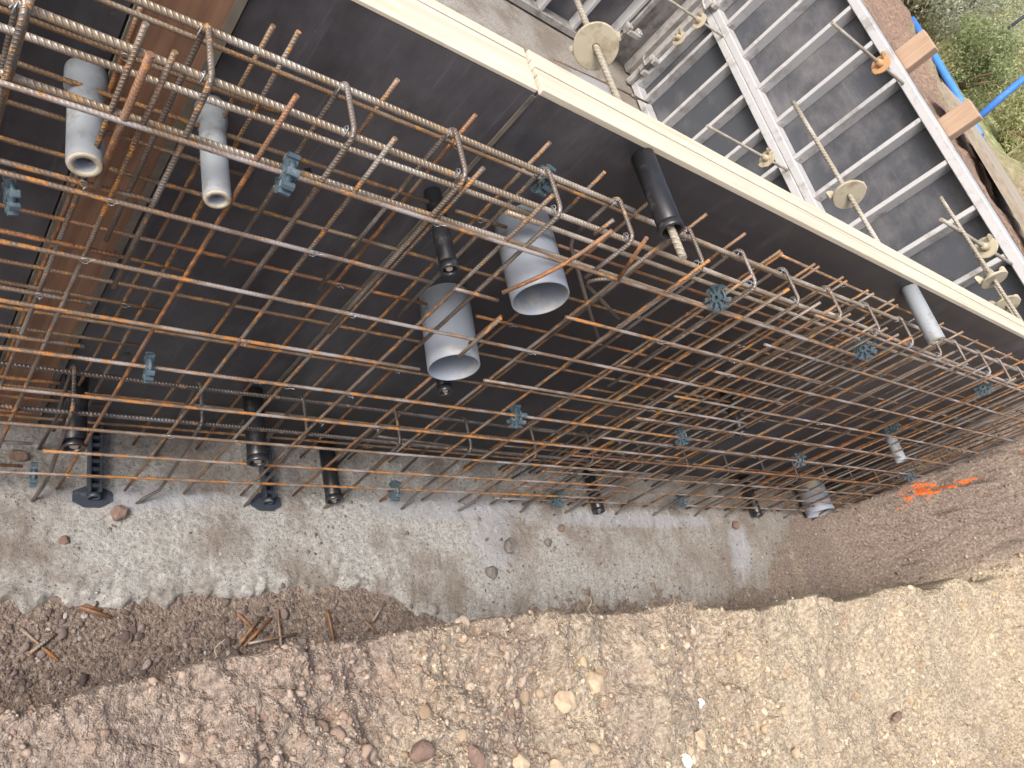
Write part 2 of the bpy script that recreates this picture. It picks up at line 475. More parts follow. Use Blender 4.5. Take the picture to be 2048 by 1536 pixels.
# soil: brown, redder to the left, clay yellow to the right, streaks running down the bank
def soil_mat(name, gravel=False):
    g = N(name)
    p = g.pos()
    sp = g.n('ShaderNodeSeparateXYZ'); g.l(p, sp.inputs[0])
    x, y, z = sp.outputs
    n0 = g.noise(g.map(p, (1.0, .35, 1.)), 3.2, 5, .6, dist=.3)
    n1 = g.noise(p, 9, 6, .65)
    n2 = g.noise(p, 70, 5, .65)
    n3 = g.noise(p, 330, 3, .6)
    brown = g.ramp(n2, [(.30, (.13, .102, .083)), (.52, (.28, .228, .188)), (.75, (.46, .395, .335))])
    clay = g.ramp(n2, [(.30, (.20, .16, .115)), (.52, (.42, .36, .265)), (.75, (.63, .575, .455))])
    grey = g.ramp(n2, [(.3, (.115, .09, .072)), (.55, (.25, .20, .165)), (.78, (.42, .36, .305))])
    # clay share: by place along the bank, only on the upper ground
    k = g.math('ADD', g.math('MULTIPLY', x, .21), g.math('ADD', g.math('MULTIPLY', g.math('SUBTRACT', n0, .5), 1.15), g.math('MULTIPLY', y, -.2)))
    fk = g.ramp(k, [(.14, 0.), (.60, 1.)])
    c = g.mix(fk, brown, clay)
    c = g.mix(g.ramp(n1, [(.54, 0.), (.74, .5)]), c, g.mix(n2, (.20, .115, .07), (.42, .28, .19)))
    c = g.mix(g.ramp(g.noise(p, 5, 4, .6), [(.58, 0.), (.78, .5)]), c, g.mix(n2, (.45, .39, .29), (.66, .60, .47)))
    # darker grey-brown soil low in the trench and on its end face
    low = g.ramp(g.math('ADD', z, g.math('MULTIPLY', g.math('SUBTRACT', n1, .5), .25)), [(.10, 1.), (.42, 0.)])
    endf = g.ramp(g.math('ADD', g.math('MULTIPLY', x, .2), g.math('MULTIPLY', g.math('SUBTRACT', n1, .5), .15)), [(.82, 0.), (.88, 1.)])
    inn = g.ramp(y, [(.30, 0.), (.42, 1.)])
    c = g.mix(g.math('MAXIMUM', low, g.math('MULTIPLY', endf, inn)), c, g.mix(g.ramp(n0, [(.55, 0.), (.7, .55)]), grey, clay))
    v1 = g.n('ShaderNodeTexVoronoi', Scale=95.); g.l(p, v1.inputs['Vector'])
    v2 = g.n('ShaderNodeTexVoronoi', Scale=230.); g.l(p, v2.inputs['Vector'])
    rough_h = g.math('ADD', g.math('MULTIPLY', n2, .8), g.math('MULTIPLY', n3, .4))
    rough_h = g.math('SUBTRACT', rough_h, g.math('ADD', g.math('MULTIPLY', v1.outputs['Distance'], .55), g.math('MULTIPLY', v2.outputs['Distance'], .25)))
    cv = g.mix(.5, v1.outputs['Color'], v2.outputs['Color'])
    bw = g.n('ShaderNodeRGBToBW'); g.l(cv, bw.inputs[0])
    k2 = g.math('ADD', .82, g.math('MULTIPLY', bw.outputs[0], .36))
    cm = g.n('ShaderNodeCombineColor')
    for q in range(3): g.l(k2, cm.inputs[q])
    c = g.mix(1.0, c, cm.outputs[0], 'MULTIPLY')
    return g.set(Base_Color=c, Roughness=.95, Normal=g.bump(rough_h, .9, .014))
M['soil'] = soil_mat('excavated_soil')

def crumb_mat(name, stops, by_x=None):
    g = N(name)
    isl = g.t.nodes.new('ShaderNodeNewGeometry').outputs['Random Per Island']
    p = g.pos()
    c = g.ramp(isl, stops)
    if by_x:
        sp = g.n('ShaderNodeSeparateXYZ'); g.l(p, sp.inputs[0])
        f = g.ramp(g.math('ADD', g.math('MULTIPLY', sp.outputs[0], .21), g.math('MULTIPLY', g.math('SUBTRACT', g.noise(g.map(p, (1, .35, 1)), 3.2, 5, .6, dist=.3), .5), 1.15)), [(.14, 0.), (.60, 1.)])
        c = g.mix(f, c, g.ramp(isl, by_x))
    n = g.noise(p, 260, 3, .6)
    c = g.mix(g.math('MULTIPLY', n, .4), c, (.12, .09, .07))
    return g.set(Base_Color=c, Roughness=.95, Normal=g.bump(n, .5, .003))
M['crumb'] = crumb_mat('soil_crumbs', [(0, (.19, .13, .10)), (.5, (.29, .215, .17)), (1, (.44, .36, .295))], [(0, (.32, .24, .145)), (.5, (.50, .41, .26)), (1, (.66, .58, .43))])
M['gravel'] = crumb_mat('trench_gravel', [(0, (.06, .045, .045)), (.5, (.14, .11, .10)), (.9, (.24, .2, .19)), (1, (.42, .4, .38))])
M['endcrumb'] = crumb_mat('end_face_crumbs', [(0, (.14, .105, .085)), (.5, (.24, .19, .155)), (1, (.40, .34, .27))])
M['grit'] = crumb_mat('floor_grit', [(0, (.07, .06, .055)), (.35, (.16, .14, .12)), (.7, (.27, .25, .225)), (1, (.38, .37, .345))])
def stone_mat(name, a, b, scale=30):
    g = N(name); o = g.obj(); r = g.rand()
    n = g.noise(o, scale, 6, .65, w=r); n2 = g.noise(o, 250, 3, .6)
    return g.set(Base_Color=g.mix(g.ramp(n, [(.3, 0.), (.7, 1.)]), a, b), Roughness=.9, Normal=g.bump(g.math('ADD', n, g.math('MULTIPLY', n2, .4)), .7, .006))
M['stone_brown'] = stone_mat('stone_brown', (.11, .07, .055), (.25, .18, .145))
M['stone_grey'] = stone_mat('stone_grey', (.075, .07, .066), (.2, .19, .175))
M['stone_tan'] = stone_mat('stone_tan', (.33, .25, .17), (.5, .41, .29))
M['stone_white'] = stone_mat('stone_white', (.66, .64, .6), (.85, .84, .82))
M['paint'] = plain('orange_marking_paint', (.62, .13, .015), .8, 0, .3, 60, .5, (.2, .12, .08), .35, 45)

def leaf_mat(name, a, b):
    g = N(name)
    isl = g.t.nodes.new('ShaderNodeNewGeometry').outputs['Random Per Island']
    c = g.mix(isl, a, b)
    g.set(Base_Color=c, Roughness=.55)
    tr = g.t.nodes.new('ShaderNodeBsdfTranslucent'); g.l(c, tr.inputs[0])
    mx = g.t.nodes.new('ShaderNodeMixShader'); mx.inputs[0].default_value = .5
    g.l(g.b.outputs[0], mx.inputs[1]); g.l(tr.outputs[0], mx.inputs[2]); g.l(mx.outputs[0], g.out.inputs[0])
    return g.m
M['leaf_a'] = leaf_mat('leaf_green', (.19, .24, .11), (.42, .48, .26))
M['leaf_b'] = leaf_mat('leaf_yellow_green', (.28, .31, .15), (.58, .58, .32))
M['leaf_c'] = leaf_mat('leaf_grey_green', (.28, .31, .22), (.55, .57, .45))
M['straw'] = leaf_mat('dry_grass', (.25, .22, .1), (.5, .45, .28))

ORD = ['first', 'second', 'third', 'fourth', 'fifth', 'sixth', 'seventh', 'eighth', 'ninth', 'tenth', 'eleventh', 'twelfth', 'thirteenth', 'fourteenth',
       'fifteenth', 'sixteenth', 'seventeenth', 'eighteenth', 'nineteenth', 'twentieth', 'twenty-first', 'twenty-second', 'twenty-third', 'twenty-fourth']

# ================================================================== GROUND
LX = [-1, .2, .4, .61, 1.11, 1.63, 2.37, 3.33, 5.1, 9]
LY = [.19, .245, .295, .322, .328, .325, .30, .312, .295, .28]
def h_bank(x, y):
    yl = np.interp(x, LX, LY) + .05*fbm(x, x*0+3.1, 2.8, 4, .55, 5)
    d = yl - y
    hb = .54*sstep((d+.055)/.075)
    s = np.interp(x, [0, .9, 1.6, 2.5, 5], [.10, .02, -.12, -.26, -.30])
    hb = hb + np.clip(d-.03, 0, 2.2)*s*sstep(d/.2)
    up = sstep((d+.05)/.09)
    gul = 1-np.abs(2*fbm(x+.25*y+.06*fbm(x, y, 6., 2, .5, 14), y*.16, 3.6, 3, .55, 12))
    ql = np.interp(x, [.2, .6, 1.5], [.25, .35, 1.])
    hb = hb + up*(.09*ql*fbm(x, y*.7, 2.2, 3, .5, 1) + .05*ql*fbm(x, y*.8, 6.5, 4, .6, 2) + .032*(gul-.7)*sstep((x-.9)/.8))
    # trench end face
    xw = x + .28*fbm(x*.4, y, 2.4, 3, .5, 9) - .25*np.clip(y-.75, 0, 1)
    he = .95*sstep((xw-4.36)/.85) + .35*sstep((x-5.1)/1.6)
    he = he + sstep((x-4.35)/.35)*(.13*fbm(x, y, 3.4, 4, .55, 4) + .05*1.6*(1-np.abs(2*fbm(x, y, 7., 4, .6, 15))-.6) + .09*clods(x, y, 8., 16) + .07*clods(x, y, 16., 17) + .03*fbm(x, y, 30., 3, .6, 18)) + .5*sstep((y-1.0)/.3)*sstep((x-4.45)/.3)
    k = .05
    h = np.maximum(hb, he) + k*np.exp(-np.abs(hb-he)/k)*.5
    soft = sstep(h/.12)
    ridg = 1-np.abs(2*fbm(x+.3*fbm(x, y, 9., 2, .5, 31), y, 19., 2, .5, 21))
    dm = np.clip(.55 + 1.9*fbm(x, y*.6, 3.0, 3, .5, 81), 0, 1)
    cl = (.048*clods(x, y, 7.5, 1)*dm**2 + .030*clods(x, y, 17., 4)*dm)*np.interp(x, [.3, 1.4], [.4, 1.]) + .020*clods(x, y, 31., 2)*(.15+.85*dm) + .012*clods(x, y, 60., 3)*(.35+.65*dm)
    h = h + (.2+.8*soft)*(.016*fbm(x, y, 13., 4, .6, 3) + .010*(ridg-.6)*soft*dm + cl + .006*fbm(x, y, 110., 2, .6, 6)) - .05*(1-soft)
    return h

def nonuni(a, b, s0, s1):
    xs = [a]
    while xs[-1] < b:
        t = (xs[-1]-a)/(b-a)
        xs.append(xs[-1] + s0 + (s1-s0)*t)
    return np.array(xs)
xs = np.concatenate([np.arange(-1.5, 0, .04), nonuni(0, 7.5, .0046, .0165), np.arange(7.6, 12, .15)])
ys = np.concatenate([np.arange(-3.0, -1.0, .05), np.arange(-1.0, .45, .0052), np.arange(.4525, 1.25, .009)])
def bank_mask(cx, cy):
    return (cy < 1.02) | (cx > 4.53)
bank = grid_mesh('soil_bank', xs, ys, h_bank, M['soil'], True, bank_mask)
tag(bank, kind='structure')

def h_ground(x, y):
    return -.10 + 0*x
big = grid_mesh('ground', np.linspace(-300, 300, 5), np.linspace(-300, 300, 5), h_ground, M['soil'])
tag(big, kind='structure')

# blinding concrete on the trench floor, ragged front edge
def edge_y(x):
    return .525 - .17*sstep((x-1.15)/.6) + .05*fbm(x, x*0+1.7, 3.2, 4, .6, 41) + .035*fbm(x, x*0, 17., 3, .6, 42)
def h_conc(x, y):
    e = (y - edge_y(x))
    end = (4.30 + .22*fbm(y, y*0, 6., 3, .5, 44) - .8*np.clip(.75-y, 0, 1) - x)
    lift = np.minimum(sstep((e+.008)/.045), sstep(end/.5))
    edge = np.exp(-np.abs(e-.03)/.045)
    h = -.075 + .075*lift + (.006*fbm(x, y, 11., 3, .5, 51) + .005*fbm(x, y, 60., 3, .6, 52))*lift + edge*lift*.030*(clods(x, y, 34., 55)-.3) - .022*sstep((.60-y)/.25)*sstep((x-1.)/1.)
    return h
cx = np.arange(-1.2, 4.55, .0085)
cy = np.concatenate([np.arange(.30, .86, .0085), np.arange(.865, 1.20, .02)])
conc = grid_mesh('trench_floor', cx, cy, h_conc, M['concrete'])
tag(conc, kind='structure')

# pit behind the formwork
def h_pit(x, y):
    return .002 + .008*fbm(x, y, 3., 3, .5, 61) + .003*fbm(x, y, 40., 2, .5, 62)
pit = grid_mesh('pit_floor', np.arange(-1.2, 4.22, .04), np.arange(1.21, 4.8, .04), h_pit, M['pit_concrete'])
tag(pit, kind='structure')

# higher ground beyond the pit
def h_emb(x, y):
    e = 1.45 + .08*fbm(x, y, .9, 4, .55, 71) + .03*fbm(x, y, 6., 4, .6, 72)*np.exp(-np.maximum(x-8, 0)*.1)
    mound = .07*np.exp(-(((x-5.75)/.35)**2 + ((y-4.2)/1.1)**2)) + .10*np.exp(-(((x-6.3)/.35)**2 + ((y-2.9)/.45)**2))
    e = e + mound*(1+.6*fbm(x, y, 5., 3, .5, 73))
    e = e + .035*np.clip(x-8, 0, 60) * sstep((x-8)/8)
    return e
ex = np.concatenate([nonuni(4.25, 9, .03, .06), nonuni(9.1, 260, .2, 14)])
ey = np.concatenate([nonuni(1.16, 7, .03, .06), nonuni(7.1, 260, .2, 14)])
g = N('embankment_ground')
p = g.pos(); sp = g.n('ShaderNodeSeparateXYZ'); g.l(p, sp.inputs[0])
n1 = g.noise(p, 2.2, 6, .65); n2 = g.noise(p, 40, 5, .65); n3 = g.noise(p, 9, 4, .6)
so = g.ramp(n2, [(.3, (.10, .065, .045)), (.5, (.22, .15, .11)), (.75, (.36, .28, .21))])
gr = g.ramp(n3, [(.3, (.14, .18, .07)), (.55, (.28, .30, .14)), (.8, (.55, .52, .38))])
f = g.ramp(g.math('ADD', g.math('MULTIPLY', sp.outputs[0], .1), g.math('MULTIPLY', g.math('SUBTRACT', n1, .5), .35)), [(.56, 0.), (.66, 1.)])
M['embank'] = g.set(Base_Color=g.mix(f, so, gr), Roughness=.95, Normal=g.bump(n2, .8, .02))
emb = grid_mesh('embankment', ex, ey, h_emb, M['embank'])
tag(emb, kind='structure')
# earth face under the embankment's near edge
mb = MB()
mb.box((4.26, 1.18, -.09), (4.5, 9, 1.30)); mb.box((4.54, 1.2, -.09), (9, 1.5, 1.30))
tag(mb.build('embankment_face', M['soil']), kind='structure')

# ================================================================== FORMWORK OF THE WALL
YF = 1.03           # face of the form
TOP = H - .588      # its top edge
def form_panel(x0, x1, label, strips, lift=0., ear=False):
    root = empty('formwork_panel', ((x0+x1)/2, 1.09, 0), label, 'formwork panel', 'dark formwork panels of the trench wall')
    mb = MB(); mb.box((x0+.0015, YF, .004), (x1-.0015, YF+.021, TOP-.0085)); mb.build('facing_sheet', M['ply'], root)
    y = YF - .001
    for i, wd in enumerate(strips):
        mb = MB(); dz = lift + (.0, -.0025, -.001, -.004)[i % 4]
        mb.cbox((x0+.002, y+.0011, TOP-(.008 if i == 0 else .075)), (x1-.002, y+wd-.0011, TOP+dz), .0012)
        mb.build('rim_strip', M['rim'], root)
        y += wd
    for k in range(int((x1-x0)/.22)):
        px_ = x0 + .06 + (x1-x0-.12)*random.random(); pz_ = .15 + 1.2*random.random()
        mb = MB(); mb.lathe((px_, YF-.0002, pz_), (0, -1, 0), [(0, .0075), (.0008, .0072), (.0012, .005)], 14); mb.build('hole_plug', M['black_pipe'], root)
    n = max(2, int(round((x1-x0)/.32)))
    for i in range(n+1):
        xc = x0 + .03 + (x1-x0-.06)*i/n
        mb = MB(); mb.box((xc-.022, YF+.0215, .01), (xc+.022, YF+.108, TOP-.08)); mb.build('stiffener', M['alu_dark'], root)
    mb = MB(); mb.box((x0+.004, YF+.0215, .0), (x1-.004, YF+.106, .06)); mb.build('bottom_rail', M['alu_dark'], root)
    return root
form_panel(-1.2, .205, 'black formwork panel left of the brown filler board', (.05, .035, .026))
form_panel(.337, .833, 'short black formwork panel right of the brown filler board', (.05, .036, .026))
form_panel(.837, 4.5, 'long black formwork panel with pale timber rim at the right', (.042, .02, .022, .028), .006)
# stained edge bands either side of the joints belong to the filler
root = empty('filler_board', (.27, 1.05, 0), 'rusty brown vertical filler board between two black formwork panels', 'board')
mb = MB(); mb.box((.2165, YF-.004, .006), (.3195, YF+.04, TOP-.012)); mb.build('board', M['filler'], root)
mb = MB(); mb.box((.2075, YF-.006, .008), (.216, YF+.03, TOP-.016)); mb.build('edge_batten', M['edge_seal'], root)
mb = MB(); mb.box((.320, YF-.0055, .008), (.3345, YF+.03, TOP-.014)); mb.build('edge_batten', M['edge_seal'], root)
mb = MB(); mb.box((.8265, YF-.0025, .01), (.8365, YF-.0005, TOP-.012))
tag(mb.build('sealing_strip', M['edge_seal']), 'narrow cement-stained strip over the joint between the black panels', 'strip')

# ================================================================== REINFORCEMENT
def jit(a): return (random.random()-.5)*2*a
RM = .0041
def bar_pts(a, b, n, wob):
    a = Vector(a); b = Vector(b); pts = []
    ph = random.random()*6.3; f = random.uniform(.7, 1.6)
    d1 = Vector((jit(wob), jit(wob*.5), jit(wob)))
    for i in range(n+1):
        t = i/n
        pts.append(a.lerp(b, t) + d1*math.sin(math.pi*t*f+ph) - d1*math.sin(ph)*(1-t) - d1*math.sin(math.pi*f+ph)*t)
    return pts
PIPES = [(1.04, -.888, .063), (1.037, -1.195, .063)]
SMALL = [(.18, -.893, .026), (.357, -.872, .024), (1.146, -.612, .026), (2.45, -.618, .027), (.803, -.89, .019), (1.08, -1.30, .019), (.368, -1.80, .026), (.787, -1.762, .028), (1.138, -2.045, .026), (2.37, -2.05, .026), (2.42, -1.32, .022), (4.15, -2.0, .08), (3.78, -1.34, .027)]
def split_h(x0, x1, z, gaps):
    seg = [(x0, x1)]
    for (a, b) in gaps:
        new = []
        for s, e in seg:
            if b <= s or a >= e: new.append((s, e)); continue
            if a > s: new.append((s, a))
            if b < e: new.append((b, e))
        seg = new
    return [q for q in seg if q[1]-q[0] > .04]
def sheet(name_label, y_h, y_v, zs, xs_v, x0, x1, ztop, zbot, mh, mv, hgaps={}, vgaps={}, tilt=0., group=None):
    root = empty('rebar_mesh', ((x0+x1)/2, y_h, H+zbot), name_label, 'rebar mesh', 'welded rebar mesh sheets of the wall cage')
    for i, z in enumerate(zs):
        gaps = [(cx_-r-.012, cx_+r+.012) for cx_, cz, r in PIPES if abs(z-cz) < r+.004] + hgaps.get(i, [])
        for (a, b) in split_h(x0 + tilt*(z-zs[0]) + jit(.006), x1 + tilt*(z-zs[0])*.7 + jit(.012), z, gaps):
            mb = MB(); n = max(2, int((b-a)/.12))
            mb.tube(bar_pts((a, y_h, H+z), (b, y_h, H+z+jit(.003)), n, .003), RM, 8)
            mm = mh if not isinstance(mh, list) else random.choice(mh)
            mb.build('horizontal_bar', M[mm], root)
    for i, x in enumerate(xs_v):
        gaps = [(cz-r-.012, cz+r+.012) for cx_, cz, r in PIPES if abs(x-cx_) < r+.004] + vgaps.get(i, [])
        for (a, b) in split_h(zbot+jit(.012), ztop+jit(.006), 0, gaps):
            mb = MB(); n = max(2, int((b-a)/.12))
            lean = jit(.004)
            mb.tube(bar_pts((x-lean, y_v, H+a), (x+lean, y_v, H+b), n, .003), RM, 8)
            mm = mv if not isinstance(mv, list) else random.choice(mv)
            mb.build('vertical_bar', M[mm], root)
    for i, x in enumerate(xs_v):
        for z in zs:
            if random.random() < .16 and x0+.03 < x < x1-.03 and not any(abs(x-cx_) < r+.03 and abs(z-cz) < r+.03 for cx_, cz, r in PIPES):
                c0 = Vector((x, min(y_h, y_v), H+z)); mb = MB()
                lp = [c0 + Vector((.0058*math.cos(k_*1.15), -.0052+.003*math.sin(k_*.7), .0058*math.sin(k_*1.15))) for k_ in range(7)]
                lp.append(c0 + Vector((.004+jit(.008), -.014, .010+jit(.012))))
                mb.tube(lp, .0009, 4); mb.build('tie_wire', M['wire'], root)
    return root
zf1 = [-.786, -.941, -1.091, -1.245, -1.397, -1.546, -1.693, -1.822, -1.951]
sheet('middle front rebar mesh of silver and orange bars, cut around the two big pipes', .840, .8487, zf1,
      [.228+.1585*i for i in range(14)], -.02, 2.345, -.655, -2.065, ['bar_front_h'], ['bar_front_v', 'bar_front_v', 'bar_front_v', 'bar_rusty'],
      hgaps={1: [(.795, .851), (.97, 1.16)], 3: [(.962, 1.155)], 0: [], 7: [(.122, .31)]}, vgaps={5: [(-1.0, -.70), (-1.19, -1.12)]}, tilt=.03)
sheet('left front rebar mesh whose rusty bar ends stop beside the brown board', .8495, .858, [-.928, -1.077, -1.222, -1.365, -1.517, -1.66, -1.808, -1.935],
      [-.24, -.085, .075, .19], -1.0, .279, -.645, -2.04, ['bar_front_h', 'bar_rusty', 'bar_rusty'], ['bar_rusty', 'bar_front_v'], tilt=0.)
sheet('right front rebar mesh with orange left ends overlapping the middle sheet', .8495, .8585, [-.70, -.857, -1.02, -1.176, -1.328, -1.478, -1.62, -1.758, -1.892, -2.015],
      [1.905+.1595*i for i in range(16)], 1.865, 4.46, -.655, -2.065, ['bar_front_h', 'bar_rusty', 'bar_front_h'], ['bar_rusty', 'bar_front_v', 'bar_front_v', 'bar_front_v', 'bar_dark'], tilt=.06)
zb1 = [-.722, -.869, -1.02, -1.172, -1.322, -1.468, -1.618, -1.78, -1.93]
sheet('middle back rebar mesh of tan bars close to the black panels', .976, .9845, zb1, [.405+.1635*i for i in range(13)], .02, 2.44, -.650, -2.06,
      ['bar_back', 'bar_back', 'bar_rusty'], ['bar_back', 'bar_back', 'bar_rusty', 'bar_front_v'], hgaps={2: [], 1: [(.77, .835)]}, vgaps={}, tilt=.02)
sheet('left back rebar mesh in front of the brown filler board', .985, .9935, [-.80, -.952, -1.102, -1.25, -1.40, -1.55, -1.70, -1.85],
      [-.27, -.11, .045, .21, .368], -1.0, .446, -.665, -2.03, ['bar_back', 'bar_rusty'], ['bar_back', 'bar_rusty'])
sheet('right back rebar mesh topped by an orange bar below the timber rim', .9935, .985, [-.672, -.82, -.97, -1.12, -1.27, -1.42, -1.57, -1.72, -1.87, -2.0],
      [1.735+.1715*i for i in range(16)], 1.725, 4.44, -.655, -2.06, ['bar_back', 'bar_rusty', 'bar_front_h'], ['bar_back', 'bar_rusty', 'bar_front_v', 'bar_dark'])

def rebar_thing(name, pts, r, mat, label, cat='rebar', group=None, n=10):
    mb = MB(); mb.tube(pts, r, n)
    return tag(mb.build(name, M[mat]), label, cat, group)
def long_bar(x0, x1, y, z, r, mat, label, sag=.006, z1=None, y1=None):
    pts = []
    n = int((x1-x0)/.1)
    ph = random.random()*6
    for i in range(n+1):
        t = i/n; x = x0+(x1-x0)*t
        pts.append((x, y + ((y1-y)*t if y1 else 0) + .002*math.sin(x*5+ph), H + z + ((z1-z)*t if z1 else 0) + .004*math.sin(x*2.3+ph)))
    return rebar_thing('edge_bar', pts, r, mat, label, 'rebar', 'thick longitudinal bars of the cage', 10)
long_bar(-1.0, 1.17, .952, -.689, .0058, 'bar_edge', 'thick ribbed top back edge bar left of the black sleeve with the rod')
long_bar(1.19, 4.42, .950, -.695, .0058, 'bar_edge', 'thick ribbed top back edge bar running on to the far end', z1=-.684)
long_bar(-1.0, 2.0, .862, -.686, .0058, 'bar_edge', 'thick ribbed top front edge bar with light worn ribs', z1=-.697)
long_bar(1.93, 4.42, .868, -.698, .0058, 'bar_edge', 'thick ribbed top front edge bar of the far right part')
long_bar(-1.0, 2.4, .862, -.778, .0055, 'bar_edge', 'lower front edge bar just behind the topmost silver mesh bar', z1=-.81)
long_bar(-1.0, .965, .948, -.793, .0055, 'bar_edge', 'lower back edge bar ending left of the upper big grey pipe', z1=-.792)
long_bar(.90, 3.6, .940, -.800, .0055, 'bar_edge', 'lower back edge bar passing over the upper big grey pipe', z1=-.80)
long_bar(-.6, 2.3, .952, -1.632, .0056, 'bar_dark', 'dark ribbed back bar low in the cage near the trench floor', z1=-1.662)
long_bar(-.6, 2.1, .858, -1.638, .0056, 'bar_dark', 'dark ribbed front bar low in the cage near the trench floor', z1=-1.675)
long_bar(1.09, 1.55, .872, -1.66, .0056, 'bar_dark', 'short splice bar lying beside the low front bar', z1=-1.69)
long_bar(2.2, 4.4, .95, -1.66, .0056, 'bar_dark', 'far dark back bar low in the right part of the cage')
long_bar(2.0, 4.4, .872, -1.67, .0056, 'bar_dark', 'far dark front bar low in the right part of the cage')

# U stirrups over the top edge bars
def arc_pts(c, a, b, r, n=4):
    """fillet at corner c between directions a and b"""
    c = Vector(c); a = Vector(a).normalized(); b = Vector(b).normalized()
    p = c + a*r; q = c + b*r; o = c + (a+b)*r
    out = []
    for i in range(n+1):
        t = i/n*math.pi/2
        out.append(o - b*r*math.cos(t) - a*r*math.sin(t))
    return out
def ustir(x, yb, yf, ztop, zb_b, zb_f, r, dxb=0, dxf=0, rad=.018):
    pts = [Vector((x+dxb, yb, H+zb_b)), Vector((x+dxb*.5, yb, H+(zb_b+ztop)/2))]
    up = Vector((0, 0, 1)); dn = -up; fr = Vector((0, -1, 0)); bk = -fr
    pts += arc_pts((x, yb, H+ztop), dn, fr, rad)
    pts += arc_pts((x, yf, H+ztop), bk, dn, rad)
    pts += [Vector((x+dxf*.5, yf, H+(zb_f+ztop)/2)), Vector((x+dxf, yf, H+zb_f))]
    return pts
SX = [.075, .281, .488, .693, .91, 1.11, 1.345, 1.553, 1.75, 1.978, 2.21, 2.445, 2.665, 2.888, 3.122, 3.34, 3.56, 3.78, 4.0, 4.2]
for i, x in enumerate(SX):
    zb, zf_ = -1.20+jit(.03), -1.165+jit(.02)
    if i == 5: zb, zf_ = -.80, -.815
    if i == 4: zf_, zb = -1.16, -1.22
    pts = ustir(x, .9625, .8475 if i < 9 else .853, -.677, zb, zf_, .0046, jit(.008), jit(.008))
    ob = rebar_thing('stirrup', pts, .0046, 'stirrup', '%s U-shaped stirrup from the left over the top edge bars' % ORD[i], 'stirrup', 'U stirrups over the top edge bars', 8)
    # tie wire twists where the stirrup crosses the bars
    for (yy, zz) in ((.952, -.689), (.862, -.690)):
        mb = MB()
        c0 = Vector((x-.008, yy, H+zz))
        lp = [c0 + Vector((.002*math.sin(k*1.3), .0085*math.cos(k*.9), .0085*math.sin(k*.9))) for k in range(8)]
        lp.append(c0 + Vector((-.006, -.012, .012+jit(.006))))
        mb.tube(lp, .0011, 5); mb.build('tie_wire', M['wire'], ob)
# the stirrup by the upper pipe is bent aside
rebar_thing('bent_rebar', [(1.09, .945, H-.80), (1.11, .945, H-.83), (1.172, .94, H-.878), (1.33, .935, H-1.0), (1.465, .93, H-1.10)], .0046, 'stirrup', 'grey bar bent aside to the right of the upper big pipe, longer one', 'rebar')
rebar_thing('bent_rebar', [(1.25, .90, H-.84), (1.222, .91, H-.868), (1.212, .915, H-.888), (1.225, .92, H-.905), (1.34, .925, H-.955), (1.435, .93, H-.997)], .0046, 'stirrup', 'hook-shaped grey bar right of the upper big pipe', 'rebar')
rebar_thing('bent_rebar', [(1.012, .822, H-.655), (1.005, .822, H-.72), (.99, .818, H-.765), (.965, .815, H-.82), (.928, .815, H-.89)], .0044, 'bar_rusty', 'orange mesh bar bent across the front of the upper big pipe', 'rebar')
rebar_thing('rebar_offcut', [(1.118, .838, H-.654), (1.145, .838, H-.72), (1.17, .838, H-.785)], .0044, 'bar_rusty', 'slanting rusty bar stub right of the upper big pipe', 'rebar')
rebar_thing('rebar_offcut', [(1.0, .828, H-.983), (1.001, .826, H-1.06), (1.002, .824, H-1.147)], .0044, 'bar_front_v', 'cut vertical bar stub in front of the lower big pipe', 'rebar')
rebar_thing('rebar_offcut', [(.204, .842, H-.668), (.204, .842, H-.80), (.206, .842, H-.925)], .0052, 'bar_rusty', 'short rust-brown upright bar right of the leftmost grey tube', 'rebar')

# starter hairpins rising from the floor, with the low bars through them
TX = [.06, .328, .60, .868, 1.155, 1.41, 1.68, 1.95, 2.22, 2.5, 2.78, 3.06, 3.34, 3.62, 3.9, 4.2]
for i, x in enumerate(TX):
    dx = jit(.02)
    yb, yf = .965, .848
    zt = -1.622 - .02*min(i, 4)/4
    pts = [Vector((x+.03+dx, yb, H-2.10)), Vector((x+.02, yb, H-1.9))]
    pts += arc_pts((x, yb, H+zt), (0, 0, -1), (0, -1, 0), .02) + arc_pts((x, yf, H+zt), (0, 1, 0), (0, 0, -1), .02)
    k = .045 if i % 2 == 0 else -.01
    pts += [Vector((x+.015, yf, H-1.85)), Vector((x+.025, yf, H-1.985)), Vector((x+.022, yf-.008, H-2.03)), Vector((x+.01-k*.4, yf-.020, H-2.06)), Vector((x-k*.6, yf-.03, H-2.10))]
    rebar_thing('starter_hairpin', pts, .0046, 'bar_dark', '%s dark starter hairpin from the left rising from the trench floor' % ORD[i], 'rebar', 'starter hairpins along the trench floor', 8)

# closing hairpins and upright bars at the far end of the cage
for i in range(9):
    z = -.78 - .15*i
    pts = [Vector((4.02+jit(.02), .972, H+z))] + arc_pts((4.47, .972, H+z), (-1, 0, 0), (0, -1, 0), .02) + arc_pts((4.47, .862, H+z), (0, 1, 0), (-1, 0, 0), .02) + [Vector((4.02+jit(.02), .862, H+z))]
    rebar_thing('end_hairpin', pts, .0045, 'bar_dark', '%s hairpin from the top closing the far end of the cage' % ORD[i], 'rebar', 'hairpins closing the cage end', 8)
k = 0
for (x, y) in ((4.455, .965), (4.455, .869), (4.38, .966), (4.375, .870), (4.30, .968), (4.23, .969), (4.52, .94), (4.52, .89)):
    rebar_thing('end_bar', [(x, y, H-2.06), (x+jit(.01), y, H-1.4), (x+jit(.012), y, H-.70)], .0055, 'bar_dark', '%s dark upright bar of the bundle at the far cage end' % ORD[k], 'rebar', 'upright bars at the cage end', 8)
    k += 1

